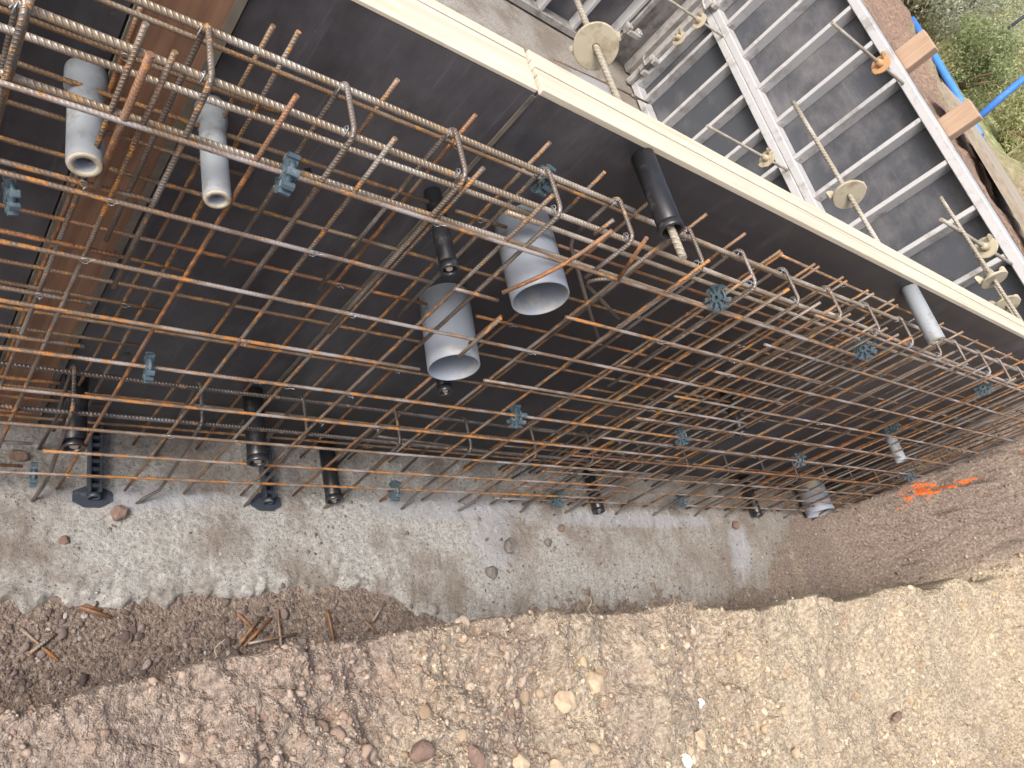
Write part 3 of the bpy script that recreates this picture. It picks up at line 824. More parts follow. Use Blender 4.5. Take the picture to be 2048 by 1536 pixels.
# ================================================================== SLEEVES THROUGH THE WALL
def pipe(name, x, z, yb, yf, ro, ri, mat, label, cat='pipe', endmat=None, tilt=(0, 0), group=None, n=40):
    root = empty(name, (x, yb, H+z), label, cat, group)
    d = Vector((tilt[0], -(yb-yf), tilt[1])); L = d.length
    mb = MB(); mb.lathe((x, yb, H+z), d, [(0.001, ro), (L-.0015, ro), (L, ro-.0012), (L, ri+.0008), (L-.001, ri), (.001, ri)], n, closed=True)
    mb.build('tube', M[mat], root, fix=True)
    return root, d.normalized(), L
# two large grey pipes
r1, d, L = pipe('grey_pipe', 1.04, -.888, 1.0295, .826, .0625, .0588, 'grey_pipe', 'upper big open grey plastic pipe in the cut-out of the cage', tilt=(-.004, -.003))
r2, d, L = pipe('grey_pipe', 1.040, -1.195, 1.0295, .829, .0625, .0588, 'grey_pipe', 'lower big open grey plastic pipe below the other one', tilt=(-.012, -.004))
mb = MB()
for k in range(9):
    a = -2.2 + k*.1
    rr = .0575
    mb.box((1.04+rr*math.sin(a+.0)*.35-.006+.001*k, .86+.004*(k % 3), H-.888+.050-.0005*k), (1.04+rr*math.sin(a)*.35+.004+.001*k, .95, H-.888+.0565))
# far big grey pipe at the end
pipe('grey_pipe', 4.155, -2.0, 1.0295, .829, .079, .0745, 'grey_pipe', 'big grey plastic pipe on the floor at the far end of the cage')
# thin grey tubes with cone collar
def cone_tube(x, z, yf, r, label, rod, tilt=(0, 0)):
    root = empty('spacer_tube', (x, 1.0295, H+z), label, 'tube', 'grey spacer tubes')
    d = Vector((tilt[0], -(1.0295-yf), tilt[1])); L = d.length
    mb = MB(); mb.lathe((x, 1.0295, H+z), d, [(0.0, r*1.22), (.035, r*1.22), (.052, r*1.05), (.06, r), (L-.002, r), (L, r-.002), (L, r*.55), (L-.03, r*.5), (0.0, r*.5)], 32, closed=True)
    mb.build('tube', M['grey_tube'], root, fix=True)
    dn = d.normalized(); e = Vector((x, 1.0295, H+z)) + d
    mb = MB(); mb.lathe(tuple(e), dn, [(-.004, r*.93), (.002, r*.93), (.003, r*.86), (.003, r*.62), (-.004, r*.56)], 28, closed=True); mb.build('end_ring', M['tube_end'], root, fix=True)
    mb = MB(); mb.lathe(tuple(e - dn*.045), dn, [(0, r*.5), (.004, r*.5)], 20); mb.build('bore_shade', M['bore_black'], root)  # black disc paints the shade deep inside the tube
    if rod:
        mb = MB(); mb.lathe(tuple(e - dn*.04), dn, [(0, r*.3), (.028, r*.3), (.030, r*.22)], 16); mb.build('rod_end', M['stone_brown'], root)
    return root
cone_tube(.181, -.893, .838, .0235, 'leftmost stained grey tube with a thick pale end ring', False, (.0, .012))
cone_tube(.357, -.874, .832, .0205, 'second grey tube from the left with a rusty rod inside', True, (.0, .004))
rr_, d, L = pipe('sleeve_tube', 2.45, -.618, 1.0295, .832, .0255, .021, 'grey_tube', 'light grey sleeve high at the right below the timber rim', 'sleeve')
mb = MB(); mb.lathe((2.45, .834, H-.618), (0, -1, 0), [(-.02, .0208), (.001, .0208), (.0025, .018), (.0025, .008), (-.01, .006)], 24, closed=True); mb.build('plug', M['tube_end'], rr_, fix=True)
rr_, d, L = pipe('sleeve_tube', 3.78, -1.34, 1.0295, .836, .0265, .022, 'grey_tube', 'grey sleeve deep in the far right part of the cage', 'sleeve')
# black sleeves
def black_sleeve(x, z, yf, r, label, plug=True, tilt=(0, 0), rod=False):
    root, d, L = pipe('black_sleeve', x, z, 1.0295, yf, r, r*.80, 'black_pipe', label, 'sleeve', tilt=tilt, group='black plastic sleeves', n=32)
    e = Vector((x, 1.0295, H+z)) + d*L
    mb = MB(); mb.lathe(tuple(e - d*.006), d, [(-.01, r*1.03), (0, r*1.06), (.006, r*1.06), (.0075, r*1.0), (.0075, r*.82), (-.01, r*.80)], 32, closed=True); mb.build('end_collar', M['black_pipe'], root, fix=True)
    if plug:
        mb = MB(); mb.lathe(tuple(e - d*.03), d, [(0, r*.79), (.006, r*.79), (.009, r*.6), (.009, r*.42), (.026, r*.40), (.028, r*.33)], 20); mb.build('plug', M['plug'], root)
    return root, d, L
black_sleeve(1.146, -.613, .834, .0245, 'black sleeve below the timber rim with a threaded rod sticking out', False)
black_sleeve(.803, -.89, .836, .0178, 'black sleeve with orange plug left of the upper big pipe')
black_sleeve(1.075, -1.305, .826, .0178, 'black sleeve just below the lower big pipe')
black_sleeve(.368, -1.795, .842, .0255, 'leftmost low black sleeve above the trench floor', tilt=(0, -.006))
black_sleeve(.787, -1.762, .818, .0265, 'second low black sleeve from the left beside a plastic foot', tilt=(0, -.004))
black_sleeve(1.138, -2.03, .826, .0255, 'third low black sleeve standing out over the pale concrete', tilt=(0.004, 0))
black_sleeve(2.37, -2.045, .818, .0245, 'fourth low black sleeve resting on the concrete floor')
black_sleeve(2.43, -1.335, .85, .0215, 'black sleeve in the shade in the middle of the dense cage')
black_sleeve(3.55, -2.03, .815, .0245, 'low black sleeve next to the far big grey pipe')

# ================================================================== TIE RODS AND WING NUTS
def wing_nut(o, axis, r, name, label=None, parent=None, face=1, mat='plate'):
    """plate disc with hub and two ears; axis points from the plate to the ears"""
    o = Vector(o); ax = Vector(axis).normalized()
    ref = Vector((0, 0, 1)); U = (ref - ax*ref.dot(ax)).normalized(); V = ax.cross(U)
    if parent is None:
        root = empty(name, tuple(o), label, 'wing nut', 'wing nut plates')
    else: root = parent
    mb = MB(); mb.lathe(tuple(o), ax, [(-.003, r*.17), (-.003, r*.97), (-.001, r), (.005, r), (.007, r*.97), (.008, r*.5), (.008, r*.17)], 48, closed=True, sm=False)
    pl = mb.build('plate', M[mat], root, fix=True)
    mb = MB(); mb.lathe(tuple(o), ax, [(.0, r*.16), (.008, r*.42), (.020, r*.36), (.048, r*.30), (.05, r*.16)], 20, closed=True); mb.build('hub', M[mat], root, fix=True)
    ang = .6
    for sgn in (1, -1):
        E_ = U*math.cos(ang) + V*math.sin(ang); F = ax.cross(E_)
        mb = MB()
        c = o + E_*sgn*r*.84
        th = r*.09
        poly = [c + E_*sgn*(-r*.22) + ax*.006 - F*th, c + E_*sgn*(r*.26) + ax*.006 - F*th, c + E_*sgn*(r*.30) + ax*.040 - F*th, c + E_*sgn*(r*.16) + ax*.046 - F*th, c + E_*sgn*(-r*.04) + ax*.042 - F*th, c + E_*sgn*(-r*.20) + ax*.026 - F*th]
        mb.prism([tuple(q) for q in poly], F*2*th)
        mb.build('ear', M[mat], root, fix=True)
    return root
def tie(a, b, t_nut, axis_sign, r, rad, label_r, label_n, grp, axis_tilt=(.38, 0, -.12)):
    a = Vector(a); b = Vector(b)
    mb = MB(); mb.tube([a.lerp(b, i/6) for i in range(7)], rad, 12)
    tag(mb.build('tie_rod', M['tie_rod']), label_r, 'tie rod', grp)
    wing_nut(a.lerp(b, t_nut), (b-a).normalized()*axis_sign + Vector(axis_tilt), r, 'wing_nut', label_n)
G1 = 'threaded tie rods through the trench wall form'
tie((1.145, .765, H-.611), (1.222, 1.72, H-.668), .70, 1, .055, .0078, 'long threaded rod through the black sleeve, nearest and largest', 'largest round wing nut plate at the top behind the timber rim', G1)
tie((2.446, .86, H-.617), (2.375, 1.84, H-.642), .56, 1, .055, .0078, 'threaded rod with its tip up over the dark panel, second along the rim', 'wing nut plate on the second rod behind the timber rim', G1)
tie((3.70, .90, H-.597), (3.40, 1.72, H-.575), .52, 1, .055, .0078, 'threaded rod at the right edge, third along the rim', 'wing nut plate on the third rod at the right edge', G1)
tie((3.86, .98, H-.64), (3.80, 1.62, H-.64), .50, 1, .055, .0078, 'threaded rod half hidden at the right edge beside the third', 'wing nut plate half hidden at the right edge', G1)
G2 = 'tie rods of the pit formwork'
M['nut_orange'] = plain('orange_stained_casting', (.46, .27, .13), .7, .1, .25, 25, .3, (.3, .24, .15), .4, 20)
def ptie(y, z, x0, label_r, label_n, t, mat='plate'):
    a = Vector((4.12, y, H+z)); b = Vector((x0, y+jit(.01), H+z-.01))
    mb = MB(); mb.tube([a.lerp(b, i/5) for i in range(6)], .0085, 10)
    tag(mb.build('tie_rod', M['tie_rod']), label_r, 'tie rod', G2)
    wing_nut(a.lerp(b, t), b-a, .05, 'wing_nut', label_n, mat=mat)
ptie(2.78, -.565, 3.31, 'thin rod standing off the top rail of the pit panel', 'orange-stained wing nut under the top rail of the pit panel', .36, 'nut_orange')
ptie(2.79, -1.315, 3.27, 'thin rod standing off the middle rail just above the timber rim', 'pale wing nut on the rod just above the timber rim', .30)
ptie(1.56, -.58, 3.26, 'thin rod crossing the tip of the third long rod at the right', 'pale wing nut under the crossed rods at the right', .42)
ptie(3.99, -1.305, 3.44, 'thin rod near the top picture edge by the corner', 'wing nut near the top picture edge by the corner', .42)
wing_nut((4.02, 4.20, H-1.55), (-1, 0, 0), .05, 'wing_nut', 'wing nut in the shade of the corner post')
mb = MB(); mb.tube([(3.08, 3.91, H-1.985), (3.5, 3.95, H-1.98), (4.06, 3.995, H-1.975)], .007, 8)
rb = tag(mb.build('steel_rod', M['stirrup']), 'dark rod lying low along the pit floor with a bolt at its end', 'rod')
mb = MB(); mb.lathe((3.86, 3.978, H-1.977), (1, .08, 0), [(0, .012), (.03, .016), (.06, .013), (.085, .009)], 8); mb.build('bolt_head', M['stirrup'], rb)

# ================================================================== PIT FORMWORK (frame side seen)
XB = 4.09
def yz_panel(y0, y1, z0, z1, ribs, label, rail=.05):
    root = empty('frame_panel', (XB+.05, (y0+y1)/2, z0), label, 'formwork panel', 'aluminium framed panels of the pit')
    mb = MB(); mb.box((XB+.095, y0, z0), (XB+.113, y1, z1)); mb.build('skin', M['ply_pit'], root)
    mb = MB(); mb.cbox((XB, y0, z1-rail), (XB+.094, y1, z1), .004); mb.build('top_rail', M['alu'], root)
    mb = MB(); mb.cbox((XB, y0, z0), (XB+.094, y1, z0+rail), .004); mb.build('bottom_rail', M['alu'], root)
    for y in ribs:
        mb = MB(); mb.cbox((XB+.006, y-.014, z0+rail+.0005), (XB+.0945, y+.014, z1-rail-.0005), .003)
        rb = mb.build('rib', M['alu'], root)
        mb = MB()
        mb.box((XB+.03, y-.019, z0+rail+.0006), (XB+.07, y-.0145, z0+rail+.03)); mb.build('weld_gusset', M['alu_dark'], rb)
    for y in (y0+.02, y1-.02):
        mb = MB(); mb.cbox((XB+.001, y-.019, z0+rail+.0005), (XB+.0943, y+.019, z1-rail-.0005), .004); mb.build('end_post', M['alu'], root)
    return root
ribs = [1.617+.3055*i for i in range(9)]
yz_panel(1.22, 4.28, .775, 1.545, ribs, 'upper grey-framed panel of the pit wall with slanting bright ribs')
yz_panel(1.22, 4.28, .015, .772, [y+.03 for y in ribs], 'lower grey-framed panel of the pit wall, partly behind the timber rim')
# panel parallel to the trench wall at the back of the pit
root = empty('frame_panel', (2.4, 4.55, 0), 'back framed panel of the pit at the top picture edge', 'formwork panel', 'aluminium framed panels of the pit')
YA = 4.47
mb = MB(); mb.box((.9, YA+.095, .015), (3.83, YA+.113, 1.5)); mb.build('skin', M['ply_pit'], root)
for zz in (.015, .715, .77, 1.45):
    mb = MB(); mb.cbox((.9, YA, zz), (3.83, YA+.094, zz+.05), .004); mb.build('rail', M['alu_dark'], root)
for i in range(10):
    x = .95 + .317*i
    mb = MB(); mb.cbox((x-.016, YA+.006, .0655), (x+.016, YA+.0945, .7145), .003); mb.build('rib', M['alu'], root)
    mb = MB(); mb.cbox((x-.016, YA+.006, .8205), (x+.016, YA+.0945, 1.4495), .003); mb.build('rib', M['alu'], root)
# corner element
root = empty('corner_panel', (4.0, 4.5, 0), 'inside corner element with two upright posts joining the pit panels', 'formwork panel')
mb = MB(); mb.box((3.835, YA+.08, .012), (4.17, YA+.1, 1.5)); mb.build('skin', M['alu_dark'], root)
mb = MB(); mb.box((XB+.08, 4.285, .012), (XB+.1, YA+.079, 1.5)); mb.build('skin', M['alu_dark'], root)
for (a, b) in (((3.838, YA-.002), (3.888, YA+.079)), ((4.05, 4.284), (XB+.079, 4.334)), ((4.10, YA-.03), (4.165, YA+.05))):
    mb = MB(); mb.cbox((a[0], a[1], .013), (b[0], b[1], 1.5), .006); mb.build('post', M['alu_dark'], root)
# clamps over the joints
def clamp(o, axis, label):
    root = empty('panel_clamp', o, label, 'clamp', 'panel clamps')
    o = Vector(o)
    mb = MB()
    if axis == 'z':
        mb.cbox(o + Vector((-.03, -.035, -.075)), o + Vector((.03, .035, -.03)), .008); mb.cbox(o + Vector((-.03, -.035, .03)), o + Vector((.03, .035, .075)), .008)
        mb.cbox(o + Vector((-.05, -.02, -.06)), o + Vector((-.0295, .02, .06)), .006)
    else:
        mb.cbox(o + Vector((-.075, -.03, -.035)), o + Vector((-.03, .03, .035)), .008); mb.cbox(o + Vector((.03, -.03, -.035)), o + Vector((.075, .03, .035)), .008)
        mb.cbox(o + Vector((-.06, -.05, -.02)), o + Vector((.06, -.0295, .02)), .006)
    mb.build('jaw', M['alu_dark'], root)
    mb = MB(); mb.tube([o + Vector((-.05, -.03, 0)), o + Vector((-.06, .03, .01)), o + Vector((-.04, .07, .03))], .009, 8); mb.build('lever', M['alu_dark'], root)
clamp((XB-.03, 2.10, .775), 'z', 'cement-crusted clamp over the middle rail above the timber rim')
clamp((XB-.03, 4.24, .775), 'z', 'clamp over the middle rail near the top picture edge')
clamp((3.86, YA-.04, .30), 'x', 'lower clamp on the corner post')
clamp((4.06, 4.27, .22), 'z', 'clamp at the foot of the second corner post')

# ================================================================== SPACERS
def star(x, y, z, r, w, label, spin=0.):
    root = empty('star_spacer', (x, y, H+z), label, 'spacer', 'plastic star spacers clipped to the mesh')
    o = Vector((x, y, H+z))
    mb = MB(); mb.lathe((x-w*.5, y, H+z), (1, 0, 0), [(0, .0055), (0, r*.36), (w, r*.36), (w, .0055)], 20, closed=True, sm=False); mb.build('hub', M['spacer'], root, fix=True)
    n = 9
    for k in range(n):
        a = spin + 2*math.pi*k/n + jit(.05)
        if k == 0: continue          # clip opening
        e = Vector((0, math.cos(a), math.sin(a))); f = Vector((0, -math.sin(a), math.cos(a)))
        mb = MB()
        t1, t2, t3 = r*.055, r*.17, r*.10
        poly = [o + e*r*.34 - f*t1, o + e*r*.70 - f*t1, o + e*r*.80 - f*t2, o + e*r*.97 - f*t2, o + e*r*1.0 - f*t3,
                o + e*r*1.0 + f*t3, o + e*r*.97 + f*t2, o + e*r*.80 + f*t2, o + e*r*.70 + f*t1, o + e*r*.34 + f*t1]
        mb.prism([tuple(q - Vector((w*.42, 0, 0))) for q in poly], (w*.84, 0, 0)); mb.build('tooth', M['spacer'], root, fix=True)
    mb = MB(); mb.lathe((x-w*.2, y, H+z), (1, 0, 0), [(0, r*.60), (0, r*.66), (w*.4, r*.66), (w*.4, r*.60)], 24, closed=True); mb.build('ring', M['spacer'], root, fix=True)
    return root
ST = [(.432, .840, -.786, 'large star spacer on the topmost silver bar, left part of the cage', .033, .026),
      (.112, .845, -.985, 'star spacer at the left picture edge', .03, .02),
      (.413, .840, -1.397, 'narrow-looking star spacer on the fifth silver bar below the second grey tube', .032, .02),
      (.319, .846, -1.972, 'leftmost star spacer by the trench floor', .03, .02),
      (.946, .976, -.722, 'star spacer on the back mesh above the upper big pipe', .032, .026),
      (1.489, .846, -.748, 'lacy star spacer below the rod end right of the pipes', .034, .022),
      (1.39, .840, -1.40, 'star spacer right of the lower big pipe', .033, .024),
      (2.137, .840, -1.39, 'star spacer in the overlap of the front meshes', .033, .024),
      (3.06, .850, -1.47, 'star spacer low in the far right mesh', .033, .024),
      (1.329, .840, -1.965, 'second star spacer along the trench floor', .033, .024),
      (2.075, .840, -1.975, 'third star spacer along the trench floor', .033, .024),
      (2.83, .850, -1.955, 'fourth star spacer along the trench floor', .033, .024),
      (2.244, .844, -.75, 'crumpled-looking star spacer below the light grey sleeve', .034, .022),
      (3.239, .850, -.75, 'star spacer near the right picture edge', .034, .022),
      (4.20, .850, -1.48, 'star spacer at the far end above the orange paint', .034, .022),
      (3.70, .976, -1.28, 'star spacer beside the far grey sleeve', .034, .022)]
for i, (x, y, z, lb, r, w) in enumerate(ST):
    so = star(x, y, z, r*random.uniform(.92, 1.06), w*random.uniform(.75, 1.0), lb, spin=math.pi*.5 + jit(.6))
    so.rotation_euler = (jit(.3), jit(.15), jit(.22))

# plastic wall-foot spacers standing across the wall base
def foot_spacer(x, label):
    root = empty('foot_spacer', (x, .93, .004), label, 'spacer', 'slate plastic foot spacers')
    z0 = .008
    for sx in (-.0125, .0125):
        mb = MB(); mb.cbox((x+sx-.0025, .835, z0), (x+sx+.0025, 1.028, z0+.034), .0008); mb.build('side_rail', M['foot'], root)
    for i in range(8):
        y = .853 + .023*i
        mb = MB(); mb.box((x-.0098, y-.005, z0+.010), (x+.0098, y+.005, z0+.030)); mb.build('rung', M['foot'], root)
    mb = MB(); mb.box((x-.0098, .836, z0), (x+.0098, 1.027, z0+.005)); mb.build('floor_web', M['foot'], root)
    poly = [(-.018, .862), (-.046, .848), (-.046, .822), (-.020, .806), (.020, .806), (.046, .822), (.046, .848), (.018, .862)]
    mb = MB(); mb.prism([(x+a, b, z0-.006) for a, b in poly], (0, 0, .0058)); mb.build('foot_plate', M['foot'], root, fix=True)
    mb = MB(); mb.lathe((x, .8346, z0+.016), (0, -1, 0), [(0, .0155), (.012, .0155), (.012, .0115), (0, .0115)], 24, closed=True); mb.build('socket_ring', M['foot'], root, fix=True)
    mb = MB(); mb.box((x-.0015, .824, z0+.0048), (x+.0015, .8344, z0+.0272)); mb.build('socket_rib', M['foot'], root)
    return root
foot_spacer(.47, 'left slate plastic foot spacer on the trench floor under the cage')
foot_spacer(.94, 'right slate plastic foot spacer beside the second low black sleeve')

# ================================================================== STONES, OFFCUTS, LOOSE SOIL
def ico(sub):
    bm = bmesh.new(); bmesh.ops.create_icosphere(bm, subdivisions=sub, radius=1.0)
    bm.verts.index_update()
    v = np.array([v.co[:] for v in bm.verts]); f = np.array([[q.index for q in p_.verts] for p_ in bm.faces]); bm.free()
    return v, f
ICO1, ICO2, ICO3 = ico(1), ico(2), ico(3)
def stone(name, x, y, z, sx, sy, sz, mat, label, cat='stone', seed=0, ang=0., flat=.35, cuts=9, grp=None, sink=.35):
    rs = np.random.RandomState(seed)
    v, f = ICO3[0].copy(), ICO3[1]
    for i in range(cuts):                      # knock off facets
        n = rs.randn(3); n /= np.linalg.norm(n); dd = rs.uniform(.55, .88)
        k = v@n; over = np.clip(k-dd, 0, None); v = v - over[:, None]*n[None]*.92
    v = v*(1 + .07*np.sin(v[:, [1]]*5+seed) + .05*np.sin(v[:, [0]]*9+seed*2))
    v = v*np.array([sx, sy, sz])
    c, s_ = math.cos(ang), math.sin(ang)
    v = np.stack([v[:, 0]*c - v[:, 1]*s_, v[:, 0]*s_ + v[:, 1]*c, v[:, 2]], 1) + np.array([x, y, z + sz*(1-sink)])
    mb = MB(); mb.v = v.tolist()
    for q in f: mb.face(q.tolist())
    return tag(mb.build(name, M[mat], smooth=False), label, cat, grp)
stone('stone', .535, .787, .0, .026, .022, .016, 'stone_brown', 'reddish brown stone on the concrete below the left foot spacer', seed=3, ang=.6)
stone('stone', .41, .717, .0, .016, .012, .010, 'stone_brown', 'small dark stone on the concrete near the left picture edge', seed=4)
stone('stone', 1.855, .69, .0, .034, .024, .02, 'stone_grey', 'dark grey stone on the concrete beside the smooth slurry patch', seed=5, ang=1.5)
stone('stone', 1.745, .59, .0, .028, .026, .018, 'stone_grey', 'pitted dark stone nearest the bank, in the slurry patch', seed=6)
stone('stone', 2.15, .756, .0, .022, .017, .012, 'stone_brown', 'small brown stone right of the slurry patch', seed=7, ang=.4)
stone('stone', 2.06, .70, .0, .018, .020, .012, 'stone_grey', 'small round grey stone right of the largest dark stone', seed=8)
stone('stone', 3.38, .775, .0, .025, .022, .02, 'stone_brown', 'blocky brown stone before the far low black sleeve', seed=9)
stone('stone', .30, .94, .0, .022, .018, .014, 'stone_brown', 'brown stone under the cage near the leftmost low black sleeve', seed=10)
stone('stone', .60, .425, -.045, .052, .026, .02, 'stone_brown', 'long dark rock lying on the gravel below the bank lip', 'rock', seed=12, ang=.35)
for i, (x, y, s, lb) in enumerate([(.37, .43, .016, 'angular stone on gravel left of the crossed offcuts'), (.48, .475, .013, 'flat stone on gravel near the orange offcuts'), (.34, .50, .012, 'pale stone on gravel at the left edge'),
                                   (.44, .40, .018, 'brown stone on gravel below the crossed offcuts'), (.385, .395, .014, 'dark stone by the bank at the left edge')]):
    stone('stone', x, y, -.045, s*1.2, s, s*.7, 'stone_brown', lb, seed=20+i, ang=i*.9)
def hb(x, y): return float(h_bank(np.array([x]), np.array([y]))[0])
BS = [(2.10, .02, .022, .016, 'stone_white', 'uppermost white chip on the soil bank'), (1.92, -.12, .020, .022, 'stone_white', 'middle white chip on the soil bank'), (1.91, -.20, .02, .018, 'stone_white', 'white chip at the bottom picture edge'),
      (2.03, -.075, .032, .026, 'stone_tan', 'square tan stone above the middle white chip'), (2.60, -.07, .024, .018, 'stone_tan', 'rounded brown stone on the right half of the bank'), (3.42, -.20, .05, .022, 'stone_brown', 'slab-like brown stone at the right of the bank'),
      (3.55, -.15, .024, .02, 'stone_tan', 'pale round stone above the slab-like one'), (2.35, .13, .028, .02, 'stone_tan', 'pale clod near the bank crest'), (1.60, .12, .045, .032, 'stone_tan', 'large pale clod in the middle of the bank'),
      (1.48, .10, .04, .03, 'stone_tan', 'crumbly pale clod left of the large one'), (1.30, -.015, .03, .025, 'stone_tan', 'yellowish clod low in the middle of the bank'), (1.42, -.05, .028, .022, 'stone_tan', 'yellow clod left of the white chips'),
      (1.12, .02, .028, .024, 'stone_brown', 'pinkish brown clod at the lower left of the bank'), (.98, .05, .036, .025, 'stone_brown', 'broad brown clod at the lower left of the bank'), (2.62, -.2, .022, .02, 'stone_tan', 'yellow stone right of the white chips'),
      (2.9, .03, .024, .018, 'stone_tan', 'pale stone in the yellow streak'), (1.38, -.10, .034, .026, 'stone_tan', 'pale clod at the bottom edge of the bank'), (1.22, -.06, .026, .02, 'stone_tan', 'tan clod at the bottom edge left of the pale one')]
for i, (x, y, a, b, mt, lb) in enumerate(BS):
    stone('stone' if 'clod' not in lb else 'soil_clod', x, y, hb(x, y)-.004, a, b, min(a, b)*.75, mt, lb, 'stone' if 'clod' not in lb else 'clod', seed=40+i, ang=i*.7, sink=.45)

OFF = [((.33, .51), (.41, .43), .0042, 'bar_front_h', 'grey offcut of the crossed pair on the gravel'), ((.40, .49), (.35, .45), .0045, 'bar_front_v', 'short blue-grey offcut lying over the crossed one'),
       ((.45, .55), (.52, .52), .0048, 'bar_rusty', 'orange offcut at the concrete edge, left'), ((.46, .556), (.50, .542), .0045, 'bar_rusty', 'second orange offcut beside the left one'),
       ((.95, .51), (.953, .405), .0042, 'bar_front_h', 'upright-looking grey offcut in the pile by the bank'), ((1.10, .50), (1.113, .41), .0045, 'bar_rusty', 'orange offcut standing alone right of the pile'),
       ((1.228, .46), (1.27, .415), .0045, 'bar_rusty', 'short brown offcut at the right end'), ((1.30, .51), (1.25, .455), .0042, 'bar_front_h', 'thin grey offcut touching the short brown one'),
       ((.86, .425), (1.0, .44), .0042, 'bar_front_h', 'longest grey offcut across the pile'), ((.84, .51), (.89, .46), .0045, 'bar_rusty', 'brown offcut at the left of the pile'),
       ((.93, .49), (.85, .42), .0045, 'bar_rusty', 'slanting rusty offcut in the pile'), ((.90, .495), (.835, .425), .0045, 'bar_front_v', 'slanting brown offcut left of the rusty one')]
for i, (a, b, r, mt, lb) in enumerate(OFF):
    z = max(hb(*a), hb(*b), hb((a[0]+b[0])/2, (a[1]+b[1])/2), float(h_conc(np.array([a[0]]), np.array([a[1]]))[0])) + .004 + .005*(i % 3)
    z = min(z, .02)
    rebar_thing('rebar_offcut', [(a[0], a[1], z+.002), ((a[0]+b[0])/2, (a[1]+b[1])/2, z+.001), (b[0], b[1], z)], r, mt, lb, 'rebar offcut', 'rebar offcuts on the gravel', 8)

def scatter(name, pts, sizes, mat, base=ICO1, seed=1, squash=.7, label=None, cat=None):
    rs = np.random.RandomState(seed)
    v0, f0 = base
    n = len(pts)
    q = rs.randn(n, 4); q /= np.linalg.norm(q, axis=1)[:, None]
    w, x, y, z = q.T
    Rm = np.stack([np.stack([1-2*(y*y+z*z), 2*(x*y-w*z), 2*(x*z+w*y)], -1), np.stack([2*(x*y+w*z), 1-2*(x*x+z*z), 2*(y*z-w*x)], -1), np.stack([2*(x*z-w*y), 2*(y*z+w*x), 1-2*(x*x+y*y)], -1)], -2)
    sc = sizes[:, None]*rs.uniform(.65, 1.25, (n, 3))
    V = v0[None]*rs.uniform(.80, 1.15, (n, len(v0), 1))
    for k in range(5):
        pn = rs.randn(n, 3); pn /= np.linalg.norm(pn, axis=1)[:, None]
        over = np.clip(np.einsum('nki,ni->nk', V, pn) - rs.uniform(.4, .8, (n, 1)), 0, None)
        V = V - over[:, :, None]*pn[:, None, :]*.95
    V = np.einsum('nij,nkj->nki', Rm, V*sc[:, None, :])
    V[:, :, 2] *= squash
    V = V + pts[:, None, :]
    F = (f0[None] + (np.arange(n)*len(v0))[:, None, None]).reshape(-1, 3)
    me = bpy.data.meshes.new(name)
    me.vertices.add(n*len(v0)); me.vertices.foreach_set('co', V.ravel())
    me.loops.add(F.size); me.loops.foreach_set('vertex_index', F.ravel().astype(np.int32))
    me.polygons.add(len(F)); me.polygons.foreach_set('loop_start', np.arange(0, F.size, 3, dtype=np.int32))
    me.update(calc_edges=True); me.materials.append(mat)
    o = bpy.data.objects.new(name, me); COL.objects.link(o)
    return tag(o, label, cat, kind='stuff')
def bank_pts(n, seed, bias):
    rs = np.random.RandomState(seed)
    x = .05 + rs.rand(n*6)**1.35*6.0; y = -.95 + rs.rand(n*6)*1.32
    dens = .5 + 1.3*fbm(x, y*.6, 3.0, 3, .5, 81) + bias(x, y)
    keep = rs.rand(len(x)) < np.clip(dens, .02, 1)
    x, y = x[keep][:n], y[keep][:n]
    return np.stack([x, y, h_bank(x, y)], 1)
bias = lambda x, y: .55*np.exp(-((x-1.55)/.55)**2)*(y < .2) - .25*(x < .8)
pp = bank_pts(42000, 5, bias)
ss = .0022 + .0028*np.random.RandomState(8).pareto(3.2, len(pp)).clip(0, 3)
scatter('soil_crumbs', pp + np.array([0, 0, .0005]), ss, M['crumb'], ICO1, 3, .8, 'fine crumbs of earth strewn over the near bank', 'soil')
pp = bank_pts(8000, 6, lambda x, y: .75*np.exp(-((x-1.5)/.6)**2)*(y < .22) - .30 + .12*(x > 1.8) - .25*(x < .9))
ss = .0042 + .0045*np.random.RandomState(9).pareto(2.4, len(pp)).clip(0, 3.6)
scatter('soil_lumps', pp - np.stack([0*ss, 0*ss, .25*ss], 1), ss, M['crumb'], ICO2, 4, .8, 'lumps of dry earth strewn over the near bank', 'soil')
rs = np.random.RandomState(15)
n = 6000
x = .1 + rs.rand(n)**1.2*4.3; y = .36 + rs.rand(n)*.22
k = (y < edge_y(x)+.025*rs.randn(n)) 
x, y = x[k], y[k]
pp = np.stack([x, y, np.maximum(h_bank(x, y), h_conc(x, y))+.001], 1)
scatter('gravel', pp, .0025+.0032*rs.pareto(2.6, len(pp)).clip(0, 4), M['gravel'], ICO2, 5, .7, 'dark gravel between the concrete and the bank', 'gravel')
n = 16000
x = .1 + rs.rand(n)**.8*4.5; y = .40 + rs.rand(n)*.60
k = rs.rand(n) < np.clip(.12 + 1.1*fbm(x, y, 6., 3, .5, 91) + .16*x + 1.2*np.clip(.68-y, 0, .3)*(x > 1.1), .02, 1)
x, y = x[k], y[k]
pp = np.stack([x, y, np.maximum(h_conc(x, y), h_bank(x, y))+.0005], 1)
scatter('floor_grit', pp, .0016+.0019*rs.pareto(2.6, len(pp)).clip(0, 4.5), M['grit'], ICO1, 6, .7, 'scattered grit on the concrete floor', 'grit')
n = 5000
x = 4.25 + rs.rand(n)*1.8; y = .30 + rs.rand(n)*.85
pp = np.stack([x, y, h_bank(x, y)], 1)
scatter('end_face_crumbs', pp, .003+.0035*rs.pareto(2.8, len(pp)).clip(0, 3), M['endcrumb'], ICO1, 7, .8, 'crumbs of earth on the end face of the trench', 'soil')

